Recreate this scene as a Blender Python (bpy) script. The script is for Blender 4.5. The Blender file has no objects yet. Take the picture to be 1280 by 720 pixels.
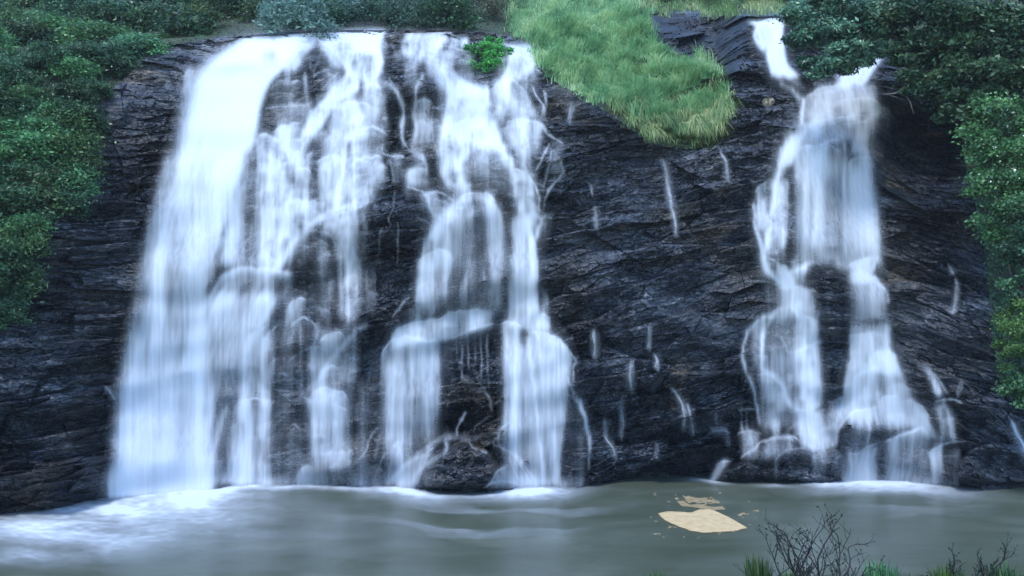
import bpy, bmesh, math, random
import numpy as np
from mathutils import Vector

# ------------------------------------------------------------------ camera, world, sun
sc = bpy.context.scene
col = sc.collection
F = 1225.0            # focal length in photo pixels (photo is 1280 wide)
CH = 9.1              # camera height above the pool
cam_d = bpy.data.cameras.new('camera'); cam = bpy.data.objects.new('camera', cam_d); col.objects.link(cam)
cam.location = (0, 0, CH); cam.rotation_euler = (math.radians(90), 0, 0)
cam_d.sensor_width = 36; cam_d.lens = F / 1280 * 36; cam_d.clip_start = 0.1; cam_d.clip_end = 1000
sc.camera = cam
SUN_EL, SUN_ROT = math.radians(58), math.radians(212)
w = bpy.data.worlds.new('World'); sc.world = w; w.use_nodes = True
wt = w.node_tree; bg = wt.nodes['Background']
sky = wt.nodes.new('ShaderNodeTexSky'); sky.sky_type = 'NISHITA'; sky.sun_disc = False
sky.sun_elevation = SUN_EL; sky.sun_rotation = SUN_ROT; sky.ozone_density = 4.0; sky.air_density = 1.0; sky.dust_density = 0.2
wt.links.new(sky.outputs[0], bg.inputs[0]); bg.inputs[1].default_value = 0.15
sl = bpy.data.lights.new('sun', 'SUN'); so = bpy.data.objects.new('sun', sl); col.objects.link(so)
sl.energy = 0.9; sl.angle = math.radians(14); sl.color = (1.0, 0.97, 0.93)
sdir = Vector((math.sin(SUN_ROT) * math.cos(SUN_EL), math.cos(SUN_ROT) * math.cos(SUN_EL), math.sin(SUN_EL)))
so.rotation_euler = sdir.to_track_quat('Z', 'Y').to_euler(); so.location = sdir * 60
sc.view_settings.view_transform = 'Standard'; sc.view_settings.look = 'None'
sc.view_settings.exposure = 1.7; sc.view_settings.gamma = 1; sc.view_settings.use_curve_mapping = False
sc.cycles.max_bounces = 6; sc.cycles.diffuse_bounces = 2; sc.cycles.glossy_bounces = 2
sc.cycles.transparent_max_bounces = 10; sc.cycles.volume_bounces = 0
sc.cycles.use_denoising = True

# ------------------------------------------------------------------ object helpers
def tag(o, label=None, cat=None, group=None, kind=None):
    if label: o['label'] = label
    if cat: o['category'] = cat
    if group: o['group'] = group
    if kind: o['kind'] = kind
    return o
def empty(name, loc=(0, 0, 0)):
    o = bpy.data.objects.new(name, None); col.objects.link(o); o.location = loc; o.empty_display_size = .2
    return o
def mesh_np(name, V, quads=None, tris=None, attrs=None, smooth=False, mat=None):
    me = bpy.data.meshes.new(name)
    nq = 0 if quads is None else len(quads); nt = 0 if tris is None else len(tris)
    me.vertices.add(len(V)); me.vertices.foreach_set('co', np.ascontiguousarray(V, dtype=np.float32).ravel())
    li = []
    if nq: li.append(np.asarray(quads, dtype=np.int32).ravel())
    if nt: li.append(np.asarray(tris, dtype=np.int32).ravel())
    li = np.concatenate(li)
    me.loops.add(len(li)); me.loops.foreach_set('vertex_index', li)
    me.polygons.add(nq + nt)
    ls = np.concatenate([np.arange(nq) * 4, nq * 4 + np.arange(nt) * 3]).astype(np.int32)
    me.polygons.foreach_set('loop_start', ls)
    me.polygons.foreach_set('use_smooth', np.full(nq + nt, smooth))
    me.update(calc_edges=True)
    for k, v in (attrs or {}).items():
        a = me.attributes.new(k, 'FLOAT', 'POINT'); a.data.foreach_set('value', np.ascontiguousarray(v, dtype=np.float32))
    if mat: me.materials.append(mat)
    return me
def link(name, me, parent=None, loc=None):
    o = bpy.data.objects.new(name, me); col.objects.link(o)
    if parent: o.parent = parent
    if loc is not None: o.location = loc
    return o

# ------------------------------------------------------------------ noise
def hash2(ix, iy, seed):
    h = (ix.astype(np.int64) * 374761393 + iy.astype(np.int64) * 668265263 + seed * 1442695041) & 0xffffffff
    h = ((h ^ (h >> 13)) * 1274126177) & 0xffffffff
    h = (h ^ (h >> 16)) & 0xffffffff
    return h / 4294967296.0
def vnoise(x, y, seed=0):
    ix = np.floor(x); iy = np.floor(y); fx = x - ix; fy = y - iy
    fx = fx * fx * (3 - 2 * fx); fy = fy * fy * (3 - 2 * fy)
    a = hash2(ix, iy, seed); b = hash2(ix + 1, iy, seed); c = hash2(ix, iy + 1, seed); d = hash2(ix + 1, iy + 1, seed)
    return (a * (1 - fx) + b * fx) * (1 - fy) + (c * (1 - fx) + d * fx) * fy
def fbm(x, y, seed=0, oct=4, gain=.5):
    s = 0; a = 1; t = 0
    for k in range(oct):
        s = s + a * vnoise(x, y, seed + k * 17); t += a; a *= gain; x = x * 2.03 + 11.3; y = y * 2.03 + 5.7
    return s / t
def facets(x, y, seed):
    """rock blocks: each cell has its own set-back and tilt; returns height and distance to the crack"""
    ix = np.floor(x); iy = np.floor(y)
    d1 = np.full(x.shape, 9.0); d2 = np.full(x.shape, 9.0); hh = np.zeros(x.shape)
    for ox in (-1, 0, 1):
        for oy in (-1, 0, 1):
            cx = ix + ox; cy = iy + oy
            px_ = cx + .1 + .8 * hash2(cx, cy, seed); py_ = cy + .1 + .8 * hash2(cx, cy, seed + 1)
            dx = x - px_; dy = y - py_; d = dx * dx + dy * dy
            h = (hash2(cx, cy, seed + 2) - .5) + (hash2(cx, cy, seed + 3) - .5) * 1.2 * dx + (hash2(cx, cy, seed + 4) - .35) * 1.4 * dy
            m = d < d1
            d2 = np.where(m, d1, np.minimum(d2, d)); hh = np.where(m, h, hh); d1 = np.where(m, d, d1)
    return hh, np.sqrt(d2) - np.sqrt(d1)

# ------------------------------------------------------------------ view grid over the cliff (one cell = one photo pixel)
X0, X1, Y0, Y1 = -200, 1480, -80, 665
gx = np.arange(X0, X1 + 1); gy = np.arange(Y0, Y1 + 1)
W, H = len(gx), len(gy)
PX, PY = np.meshgrid(gx.astype(float), gy.astype(float))
def blur(A, sx, sy=None):
    sy = sx if sy is None else sy
    p = int(3 * max(sx, sy)) + 2
    B = np.pad(A, p, mode='edge')
    fy = np.fft.fftfreq(B.shape[0])[:, None]; fx = np.fft.rfftfreq(B.shape[1])[None]
    G = np.exp(-2 * (math.pi ** 2) * ((fx * sx) ** 2 + (fy * sy) ** 2))
    return np.fft.irfft2(np.fft.rfft2(B) * G, s=B.shape)[p:-p, p:-p]
def sstep(a, b, x):
    t = np.clip((x - a) / (b - a), 0, 1); return t * t * (3 - 2 * t)
def inpoly(poly, x, y):
    r = np.zeros(np.shape(x), bool); n = len(poly)
    for i in range(n):
        x1, y1 = poly[i]; x2, y2 = poly[(i + 1) % n]
        if y1 == y2: continue
        c = ((y1 > y) != (y2 > y)) & (x < (x2 - x1) * (y - y1) / (y2 - y1) + x1)
        r ^= c
    return r

# ------------------------------------------------------------------ the falls: where the water runs (traced lips, curtains and streams)
def resample(pts, n):
    p = np.array(pts, float); d = np.r_[0, np.cumsum(np.hypot(*(np.diff(p[:, :2], axis=0).T)))]
    t = np.linspace(0, d[-1], n)
    return np.stack([np.interp(t, d, p[:, k]) for k in range(p.shape[1])], 1)
def smoothline(pts, n):
    q = resample(pts, n)
    if n > 8:
        k = max(1, n // (len(pts) * 3)); ker = np.ones(2 * k + 1) / (2 * k + 1)
        for c in range(q.shape[1]):
            e = np.pad(q[:, c], k, mode='reflect', reflect_type='odd'); q[:, c] = np.convolve(e, ker, 'valid')
    return q
class Field:
    def __init__(s): s.T = np.ones((H, W)); s.Q = np.ones((H, W)); s.R = np.zeros((H, W)); s.seed = 1
    def splat(s, x, y, v, r=None, line=False):
        xi = np.rint(x).astype(int) - X0; yi = np.rint(y).astype(int) - Y0
        a0 = max(xi.min() - 4, 0); a1 = min(xi.max() + 5, W); b0 = max(yi.min() - 4, 0); b1 = min(yi.max() + 5, H); w_, h_ = a1 - a0, b1 - b0
        ok = (xi >= a0) & (xi < a1) & (yi >= b0) & (yi < b1)
        idx = ((yi - b0) * w_ + xi - a0)[ok]; v = np.broadcast_to(v, x.shape)
        c = np.bincount(idx, minlength=h_ * w_).reshape(h_, w_)
        a = np.bincount(idx, weights=v[ok], minlength=h_ * w_).reshape(h_, w_) / np.maximum(c, 1)
        (s.Q if line else s.T)[b0:b1, a0:a1] *= 1 - np.clip(blur(a, .55), 0, 1)
        if r is not None:
            r = np.broadcast_to(r, x.shape)
            q = np.bincount(idx, weights=r[ok], minlength=h_ * w_).reshape(h_, w_) / np.maximum(c, 1)
            s.R[b0:b1, a0:a1] = np.maximum(s.R[b0:b1, a0:a1], q)
    def V(s, top, bot, i0=.8, i1=.4, con=.5, amp=.45, lip=.35, soft=5, ease=.75, fade=10, dec=1.25):
        s.seed += 7
        lt = max(np.hypot(*(np.diff(np.array(top, float)[:, :2], axis=0).T)).sum(), 2); lb = max(np.hypot(*(np.diff(np.array(bot, float), axis=0).T)).sum(), 2)
        wd = max(lt, lb); ns = int(wd * 2.2) + 4
        a = smoothline(top, ns); b = smoothline(bot, ns)
        ln = np.hypot(*(b - a).T).max(); nt = int(ln * 2.0) + 4
        S, T = np.meshgrid(np.linspace(0, 1, ns), np.linspace(0, 1, nt))
        ax, ay = a[:, 0][None], a[:, 1][None]; bx, by = b[:, 0][None], b[:, 1][None]
        # uneven fraying of the lip and the foot
        jt = (vnoise(S * wd / 7, S * 0, s.seed) - .5) * 3.0
        x = ax + (bx - ax) * T ** ease; y = ay + jt + (by - ay - jt) * T
        x = x + (vnoise(S * wd / 9, T * ln / 40, s.seed + 3) - .5) * 2.2 * T
        n = .5 * vnoise(S * wd / 16, T * ln / 160, s.seed + 11) + .3 * vnoise(S * wd / 7, T * ln / 110, s.seed + 12) + .2 * vnoise(S * wd / 3.2, T * ln / 60, s.seed + 13)
        n = (n - .5) * 2.4
        I = i1 + (i0 - i1) * np.exp(-T * 2.2 * dec)
        v = I * (1 + con * n * (.45 + .55 * sstep(0, .25, T)))
        e = np.minimum(S, 1 - S) * wd + (vnoise(T * ln / 18, S * 0, s.seed + 8) - .5) * 3; v = v * sstep(0, max(soft, min(wd * .33, 20)), e + .6)
        if fade: v = v * (1 - sstep(1 - min(.6, max(fade / ln, .28)), 1.02, T) * .92)
        if lip:
            k_ = max(2, int(nt * 9 / ln)); Tk = T[:k_]
            lv = np.clip(lip * 1.9, 0, .95) * np.exp(-(Tk * ln / 2.4) ** 2) * (.35 + 1.1 * vnoise(S[:k_] * wd / 10, S[:k_] * 0, s.seed + 5)) * sstep(0, max(3, wd * .2), e[:k_])
            s.splat(x[:k_], y[:k_], np.clip(lv, 0, 1), line=True)
        r = amp * np.exp(-T * 2.2) * np.clip(e / (wd * .3 + 1), 0, 1) ** .7
        s.splat(x, y, np.clip(v, 0, 1), r)
    def B(s, L, R, iy, con=.3, amp=0, softL=8, softR=8, grain=1.0):
        """band between a left and a right edge; iy = [(y, intensity)]"""
        s.seed += 7
        L = np.array(L, float); R = np.array(R, float)
        n = int(max(L[-1, 1] - L[0, 1], R[-1, 1] - R[0, 1]) * 2) + 4
        T = np.linspace(0, 1, n)
        a = smoothline(L, n); b = smoothline(R, n)
        # match by fraction of height
        ta = (a[:, 1] - a[0, 1]) / (a[-1, 1] - a[0, 1]); tb = (b[:, 1] - b[0, 1]) / (b[-1, 1] - b[0, 1])
        ax = np.interp(T, ta, a[:, 0]); ay = np.interp(T, ta, a[:, 1]); bx = np.interp(T, tb, b[:, 0]); by = np.interp(T, tb, b[:, 1])
        wd = np.abs(bx - ax).max(); ns = int(wd * 2.2) + 4
        S = np.linspace(0, 1, ns)[None]; Tt = T[:, None]
        x = ax[:, None] + (bx - ax)[:, None] * S; y = ay[:, None] + (by - ay)[:, None] * S
        ln = n / 2.
        nn = .45 * vnoise(S * wd / 26 + 0 * Tt, Tt * ln / 260 + 0 * S, s.seed) + .3 * vnoise(S * wd / 10, Tt * ln / 150, s.seed + 1) + .25 * vnoise(S * wd / 4 / grain, Tt * ln / 80, s.seed + 2)
        nn = (nn - .5) * 2.4
        I = np.interp(y, [q[0] for q in iy], [q[1] for q in iy])
        v = I * (1 + con * nn)
        lw = (bx - ax)[:, None]
        eL = S * lw + (vnoise(Tt * ln / 14, S * 0, s.seed + 4) - .5) * 4; eR = (1 - S) * lw + (vnoise(Tt * ln / 14, S * 0, s.seed + 5) - .5) * 4
        v = v * sstep(0, softL, eL) * sstep(0, softR, eR)
        jj = .1 * (vnoise(S * wd / 6 + 0 * Tt, 0 * Tt + 0 * S, s.seed + 6) - .5)
        if L[-1, 1] < 590: v = v * (1 - sstep(.88, 1., Tt + jj))
        if L[0, 1] > 100: v = v * sstep(.0, .1, Tt + jj * .5)
        s.splat(x, y, np.clip(v, 0, 1), amp * np.minimum(1, np.minimum(eL, eR) / 12).clip(0) if amp else None)
    def S(s, pts, i=.7, con=.25, w0=4, amp=0, ends=.06):
        """thin stream along points (x, y[, width])"""
        s.seed += 7
        p = []; ww = w0
        for q in pts:
            if len(q) > 2: ww = q[2]
            p.append((q[0], q[1], ww))
        ln = np.hypot(*(np.diff(np.array(p)[:, :2], axis=0).T)).sum(); n = int(ln * 2.2) + 6
        c = smoothline(p, n)
        t = np.gradient(c[:, :2], axis=0); t /= np.maximum(np.hypot(t[:, 0], t[:, 1]), 1e-6)[:, None]
        if c[:, 2].max() < 8:
            wv = (.45 + 1.1 * vnoise(np.linspace(0, ln / 11, n), np.zeros(n), s.seed + 9)) * (.7 + .6 * vnoise(np.linspace(0, ln / 4, n), np.zeros(n), s.seed + 10)); c[:, 2] = np.maximum(c[:, 2] * wv, .9)
        wm = c[:, 2].max(); ns = int(wm * 4) + 8
        u = np.linspace(-1.6, 1.6, ns)[None]; Tt = np.linspace(0, 1, n)[:, None]
        wob = (vnoise(Tt * ln / 9, Tt * 0, s.seed) - .5) * min(2.2, wm * .5)
        x = c[:, 0:1] + (-t[:, 1:2]) * (u * c[:, 2:3] / 2) + wob; y = c[:, 1:2] + t[:, 0:1] * (u * c[:, 2:3] / 2)
        v = i * np.exp(-(u * 1.25) ** 2 * 1.3)
        nn = (.6 * vnoise(u * wm / 4, Tt * ln / 50, s.seed + 1) + .4 * vnoise(u * wm / 2, Tt * ln / 16, s.seed + 2) - .5) * 2
        v = v * (1 + con * nn) * sstep(0, ends, Tt) * (1 - (.6 if ends < .1 else 1) * sstep(.9 if ends < .1 else 1 - ends * 1.6, 1.0, Tt))
        s.splat(x, y, np.clip(v, 0, 1), amp * np.exp(-u * u) if amp else None, line=wm < 8)
    def dens(s): return 1 - s.T * s.Q

A = Field(); Mi = Field(); C = Field()
# ---- left, main cascade
A.B([(285,50),(249,76),(224,99),(212,151),(196,215),(178,270),(165,320),(158,380),(145,435),(134,485),(128,562),(118,622)],
    [(395,41),(371,72),(335,112),(327,160),(300,235),(272,340),(262,380),(258,450),(262,520),(270,614)],
    [(40,1),(150,.99),(200,.93),(250,.84),(330,.78),(420,.74),(500,.80),(560,.92),(620,1)], con=.16, amp=.5, softL=34, softR=12)
A.B([(300,50),(268,90),(248,150),(238,210)], [(388,44),(350,80),(322,140),(300,225)], [(40,.9),(150,.85),(225,0)], con=.1, softL=24, softR=24)
A.S([(305,120,34),(285,200,30),(262,280,24),(240,330,20)], .35)
A.S([(305,150,18),(294,210,16),(287,270,18),(280,335,20)], .55)
A.S([(215,180,22),(195,260,22),(180,340,22),(165,430,24),(158,520,24),(150,600,26)], .3)
A.V([(245,90),(236,86),(228,97)], [(245,118),(234,120),(222,122)], .5, .3, amp=.1)
A.S([(262,360,14),(250,395,20),(238,435,20),(222,480,22),(212,530,22),(206,610,26)], .72)
A.S([(275,358,12),(263,400,14),(255,450,14),(245,520,16),(240,610,16)], .4)
A.S([(284,505,12),(272,545,14),(262,580,14),(256,612,16)], .6)
A.B([(262,352),(248,378),(240,410),(228,450),(216,500),(208,560),(200,616)], [(378,346),(356,380),(335,412),(318,445),(302,500),(288,560),(272,612)],
    [(335,.9),(370,.85),(420,.72),(480,.66),(560,.62),(612,.85)], con=.28, amp=.5, softL=10, softR=16)
A.V([(268,352),(285,340),(300,335),(325,334),(345,337),(375,345)], [(262,368),(280,362),(300,362),(330,362),(350,362),(372,362)], .9, .3, con=.15, amp=.3, lip=.2)
A.V([(303,432),(312,418),(325,410),(342,402)], [(285,520),(298,530),(315,525),(330,510)], .65, .3, amp=.3)
A.V([(322,430),(335,418),(350,402)], [(312,560),(325,562),(342,520)], .6, .3, amp=.3)
A.V([(322,205),(340,192),(360,185),(382,182)], [(300,334),(325,338),(345,338),(366,334)], .55, .5, con=.6, amp=.2, lip=0)
A.V([(300,180),(312,170),(325,168)], [(276,336),(290,336),(302,336)], .5, .45, con=.5, amp=0, lip=0)
A.S([(345,165,8),(338,200,8),(331,250,9),(326,330,12)], .6)
A.S([(392,150,12),(377,185,11),(364,240,12),(352,290,16),(344,336,20)], .62)
A.V([(333,206),(338,200),(348,199),(357,206)], [(326,250),(333,255),(345,255),(352,250)], .5, .2, amp=.3)
A.V([(366,214),(372,209),(386,210),(390,218)], [(363,252),(372,254),(388,254)], .45, .2, amp=.3)
A.V([(393,208),(402,197),(412,194),(422,194)], [(392,262),(402,268),(415,262),(422,258)], .55, .3, amp=.35)
A.S([(440,150,16),(432,175,12),(428,205,11),(424,235,11),(420,264,12)], .8)
A.V([(436,208),(446,198),(462,196),(480,195)], [(434,262),(446,262),(462,256),(480,242)], .5, .28, amp=.4)
A.V([(352,256),(362,251),(375,250),(390,252),(406,256)], [(340,330),(352,336),(368,330),(384,302),(398,282)], .75, .4, con=.4, amp=.4)
A.S([(470,247,4),(453,254,7),(436,258,10),(418,263,14),(400,273,12),(386,283,9),(375,294,9),(364,306,12),(350,325,18),(338,338,20)], .95, con=.1, amp=.35)
A.V([(374,296),(364,306),(350,325)], [(352,345),(346,345),(330,345)], .8, .6, amp=.2)
A.S([(432,262,14),(437,285,14),(438,320,14),(436,360,14),(436,402,14)], .55)
A.S([(447,262,6),(446,290,8),(445,330,10),(444,380,9)], .35)
A.V([(392,296),(400,290),(410,291),(418,300),(422,314)], [(378,395),(390,400),(402,402),(414,400),(424,395)], .4, .18, amp=.55, lip=.2)
A.S([(424,300,8),(425,340,9),(425,400,9)], .45)
A.B([(374,335),(376,400)], [(474,330),(470,400)], [(330,.2),(400,.16)], con=.8)
A.V([(357,388),(365,377),(375,372),(387,373)], [(350,412),(362,408),(374,404),(388,400)], .6, .35, amp=.3)
A.V([(360,414),(366,403),(378,397),(390,399),(396,410)], [(354,445),(364,452),(380,435),(396,434)], .55, .15, amp=.45)
A.S([(374,402,5),(376,440,5),(374,505,6)], .6)
A.S([(395,405,3),(397,420),(390,432),(378,440)], .45)
A.B([(350,440),(330,500),(322,560)], [(378,436),(372,500),(366,560)], [(430,.3),(560,.12)], con=.8)
A.V([(398,432),(404,421),(414,416),(424,416),(433,421)], [(394,470),(404,476),(418,462),(430,446)], .6, .3, amp=.4)
A.S([(462,405,3),(450,411,4),(440,418,5),(430,431,7),(418,445,8),(410,456,8),(400,474,12)], .8, con=.15, amp=.2)
A.V([(432,432),(440,420),(449,415)], [(424,486),(436,490),(446,486)], .5, .3, amp=.2, lip=0)
A.V([(394,476),(403,463),(416,456),(428,462)], [(390,486),(404,487),(416,487),(432,490)], .65, .5, amp=.2)
A.V([(386,506),(391,490),(400,485),(410,485),(420,487),(431,492),(438,508)], [(380,602),(392,604),(405,604),(418,604),(430,602),(444,592)], .75, .4, con=.5, amp=.7)
A.V([(413,505),(424,507),(436,514)], [(410,600),(425,600),(438,596)], .45, .25, con=.8, amp=.1)
A.S([(392,480,3),(380,490,4),(368,498,5),(369,512,6),(368,532,8),(364,560,8),(360,592,9)], .6)
A.V([(290,512),(300,500),(312,497),(326,498),(345,501)], [(272,609),(290,609),(305,608),(322,607),(334,580)], .6, .42, con=.5, amp=.4)
A.S([(300,530,4),(302,570,5),(302,606,6)], .6); A.S([(324,530,3),(326,570,5),(325,606,7)], .75); A.S([(311,520,3),(313,600,4)], .35)
A.S([(345,500,3),(339,506,3),(336,515,4)], .5); A.S([(356,520,3),(346,528,3),(339,542,3)], .35)
A.V([(366,602),(374,590),(384,582),(392,584)], [(364,607),(376,607),(386,607),(398,607)], .6, .6, amp=.2)
A.B([(300,570),(290,606)], [(478,575),(480,607)], [(570,0),(598,.3),(607,.65)], con=.6)
# apron and islands at the top
A.B([(388,41),(400,58),(418,74),(430,90),(420,105),(402,122),(386,140),(376,160),(362,182)], [(484,39),(480,58),(484,74),(477,90),(470,103),(450,114),(432,124),(412,146),(394,184)],
    [(40,.99),(100,.95),(140,.85),(184,.75)], con=.13, amp=.3, softL=6, softR=7)
A.B([(360,42),(352,62),(350,90)], [(400,41),(396,54),(372,92)], [(40,.95),(62,.85),(92,.8)], con=.2, softL=6, softR=6)
A.V([(396,60),(408,62),(418,68)], [(412,84),(424,88),(432,90)], .6, .5, con=.7, amp=.1)
A.S([(412,86,3),(400,90,3),(392,96,3)], .6); A.S([(430,100,3),(418,108,3),(408,120,4)], .6); A.S([(424,90,3),(412,100,3),(402,112,3)], .4)
A.S([(380,90,4),(382,108,6),(384,130,7)], .65); A.S([(376,96,2),(366,96,2),(356,99,2)], .5)
A.V([(337,112),(346,103),(360,101),(378,101)], [(336,152),(350,158),(364,157),(382,150)], .35, .28, con=.6, amp=.5)
A.S([(334,120,3),(348,116,3),(366,117,3)], .5); A.S([(330,136,4),(350,133,4),(370,133,4),(386,131,4)], .6)
A.S([(362,118,8),(364,150,8)], .5); A.S([(400,66,3),(396,80,4),(390,92,4)], .35); A.S([(384,62,3),(388,76,4),(388,90,3)], .3)
A.V([(318,182),(324,168),(331,165),(338,169),(342,180)], [(312,215),(320,225),(332,225),(340,215)], .7, .4, amp=.3)
A.V([(338,168),(350,158),(364,155),(380,152)], [(326,204),(342,206),(356,206),(374,198)], .85, .6, amp=.3)
A.S([(466,85,16),(455,120,16),(445,150,16),(438,175,14)], .8)
A.V([(420,112),(434,106),(448,110)], [(414,128),(430,128),(444,128)], .55, .5, con=.5, amp=.2)
A.V([(450,110),(462,104),(474,106),(477,114)], [(448,134),(460,136),(476,137)], .6, .45, con=.5, amp=.25)
A.V([(415,134),(428,128),(445,127),(462,131),(482,138)], [(392,190),(412,196),(436,190),(458,172),(480,164)], .9, .5, con=.4, amp=.4)
A.V([(434,180),(442,166),(452,160),(466,158),(478,161),(486,172)], [(432,196),(446,198),(458,197),(470,196),(480,196),(488,194)], .8, .3, con=.4, amp=.5)
A.B([(470,100),(476,140),(482,165)], [(480,98),(487,140),(492,175)], [(98,.5),(175,.4)], con=.6)
A.S([(478,42,3),(488,44,4),(494,40,3)], .8)
A.S([(472,102,2),(478,102,3),(488,106,4),(497,115,5),(503,130,6),(504,147,6),(502,168,6),(504,184,6)], .75, con=.15)
A.S([(486,95,2),(488,100,3),(492,105,2)], .5); A.S([(500,170,4),(508,185,4),(516,192,4)], .6)
A.S([(488,52,4),(493,62,5),(497,75,3)], .3)
# ---- middle cascade
Mi.B([(506,40),(500,55),(505,70),(522,78)], [(588,50),(586,58),(578,68),(562,80)], [(38,.85),(60,.8),(82,.85)], con=1.1, grain=.7)
Mi.B([(498,60),(503,72),(520,80)], [(532,58),(535,72),(552,82)], [(58,.6),(80,.8)], con=.3)
Mi.S([(534,44,5),(550,40,6),(566,42,5)], .8); Mi.S([(548,56,4),(570,60,4),(580,64,4)], .5)
Mi.S([(560,66,8),(556,76,10),(556,88,12)], .8)
Mi.B([(543,82),(556,96),(557,113),(553,140),(550,165),(546,182)], [(562,84),(588,104),(608,109),(612,130),(614,150),(620,182)], [(82,.99),(112,.92),(125,.72),(148,.75),(152,.98),(182,.9)], con=.22, amp=.4, softL=5, softR=5)
Mi.V([(566,122),(575,113),(588,112),(600,118)], [(565,150),(576,152),(588,152),(600,151)], .45, .15, con=.6, amp=.2, lip=0)
Mi.S([(528,88,4),(527,100,4),(519,111,5),(521,125,6),(518,145,6),(521,162,7),(517,186,6)], .6)
Mi.V([(520,126),(530,124),(541,128)], [(517,186),(530,190),(543,188)], .5, .35, con=.8, amp=.2)
Mi.S([(541,130,3),(539,160,3),(545,186,4)], .4)
Mi.B([(636,57),(633,80),(623,102)], [(665,57),(671,83),(650,104)], [(56,.9),(70,.98),(88,.8),(104,.95)], con=.22, softL=4, softR=4)
Mi.S([(620,48,2),(628,54,3),(640,58,4),(650,60,4)], .8); Mi.S([(670,86,4),(678,92,3)], .6)
Mi.V([(613,114),(621,103),(634,98),(646,102),(655,114),(665,126)], [(611,150),(624,152),(638,153),(652,152),(666,151),(678,155)], .95, .6, con=.45, amp=.4)
Mi.S([(608,106,8),(609,130,8),(610,152,9)], .95, con=.1)
Mi.V([(626,156),(638,150),(655,149),(673,151),(684,168)], [(632,186),(644,190),(656,190),(668,192),(676,188)], .75, .5, con=.5, amp=.35)
Mi.S([(676,152,4),(683,166,5),(694,173,4),(704,180,3)], .7)
Mi.V([(562,158),(575,151),(592,148),(608,148),(624,153)], [(554,222),(572,226),(592,190),(612,190),(640,222)], 1, .95, con=.12, amp=.4, lip=.2)
Mi.S([(573,165,26),(571,200,22),(578,228,16),(587,243,12)], .92, con=.12)
Mi.B([(548,180),(546,215),(556,236)], [(566,180),(566,215),(576,240)], [(180,.6),(240,.7)], con=.4)
Mi.S([(616,165,18),(630,192,14),(640,212,16),(648,238,16),(652,270,14)], .95, con=.1)
Mi.V([(592,186),(603,181),(617,182),(628,190)], [(588,241),(603,244),(619,241),(634,236)], .5, .5, con=.25, amp=.6, lip=.15)
Mi.B([(640,182),(650,215)], [(664,185),(668,215)], [(180,.5),(215,.45)], con=.5)
Mi.V([(572,250),(582,242),(598,240),(612,243),(622,254)], [(570,262),(584,256),(594,252),(612,258),(624,268)], .9, .6, con=.2, amp=.4)
Mi.S([(588,244,10),(572,254,14),(556,267,14),(541,288,14),(531,313,14),(522,336,12)], .8, con=.15)
Mi.V([(589,250),(576,257),(560,267),(548,279),(536,296)], [(586,338),(572,345),(556,345),(538,350),(518,350)], .85, .42, con=.4, amp=.35, lip=.1)
Mi.V([(519,336),(527,322),(538,314),(550,311),(562,316),(568,330)], [(508,404),(520,404),(533,401),(546,398),(556,396),(564,394)], .9, .5, con=.3, amp=.5)
Mi.V([(600,247),(611,247),(620,257),(630,270)], [(603,340),(618,352),(632,358),(646,358)], .75, .35, con=.35, amp=.3, lip=.1)
Mi.B([(586,250),(580,330),(566,388)], [(606,250),(622,330),(636,388)], [(250,.35),(330,.25),(388,.3)], con=.7)
Mi.S([(586,322,5),(590,335,6),(588,352,8)], .3); Mi.S([(604,338,2),(606,350,3)], .5)
Mi.B([(636,262),(634,320),(632,388)], [(664,262),(674,320),(678,400)], [(262,.8),(330,.72),(400,.75)], con=.35, amp=.2, softL=10, softR=6)
Mi.S([(656,265,10),(662,300,9),(665,340,9),(663,365,9),(660,402,10)], .75, con=.1); Mi.S([(638,350,5),(638,400,6)], .5)
Mi.B([(672,350),(676,414)], [(690,372),(688,415)], [(350,.3),(390,.5),(414,.5)], con=.5)
Mi.V([(638,213),(650,212),(659,217),(669,234)], [(650,300),(660,302),(668,298),(674,285)], .65, .45, con=.4, amp=.25)
Mi.S([(657,206,3),(659,217,4),(665,226,4),(672,238,4),(674,252,4),(674,268,4)], .75)
Mi.S([(658,268,4),(670,268,4),(679,275,5),(673,285,7),(669,300,9)], .8)
Mi.S([(686,178,3),(684,186,3),(678,199,3),(670,214,3)], .7); Mi.S([(690,185,3),(686,205,3),(682,228,3),(678,238,3)], .6)
Mi.S([(701,196,2),(704,216,4),(695,228,4),(685,238,4),(681,250,4),(680,262,3)], .7)
Mi.B([(688,184),(684,216)], [(702,190),(704,218)], [(184,.25),(218,.3)], con=.8)
Mi.B([(676,238),(674,268)], [(684,240),(682,266)], [(238,.4),(268,.35)], con=.5)
# mid shelf
Mi.V([(484,426),(496,412),(512,405),(530,402),(551,397),(565,389),(598,387),(624,388)], [(476,446),(494,434),(512,430),(530,429),(557,425),(572,420),(600,412),(624,405)], .72, .7, con=.35, amp=.25, fade=0)
Mi.V([(474,458),(478,440),(488,426),(504,420),(520,423),(537,425),(557,424)], [(470,566),(483,585),(498,584),(512,578),(528,565),(542,556),(557,548)], .85, .42, con=.5, amp=.75)
Mi.S([(513,424,10),(515,470,10),(514,530,11),(511,585,12)], .55); Mi.S([(496,425,6),(492,480,8),(490,560,8)], .35); Mi.S([(548,426,6),(549,470,7),(547,520,6)], .4)
Mi.B([(480,440),(474,480)], [(490,440),(486,480)], [(440,.5),(480,.2)], con=.4)
Mi.V([(556,426),(572,419),(590,411),(608,406),(624,404)], [(556,500),(572,510),(590,515),(608,515),(624,520)], .45, .07, con=.9, amp=.85, lip=.35)
for xx, l, ii in ((577,60,.5),(585,46,.6),(601,62,.5),(609,70,.45),(594,40,.3),(570,36,.35)):
    Mi.S([(xx,416,2),(xx+.5,416+l*.5,2.6),(xx+1,416+l,2.5)], ii)
Mi.V([(622,406),(633,401),(646,404),(656,411)], [(624,602),(634,604),(645,604),(654,604)], .9, .5, con=.3, amp=.7)
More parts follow.
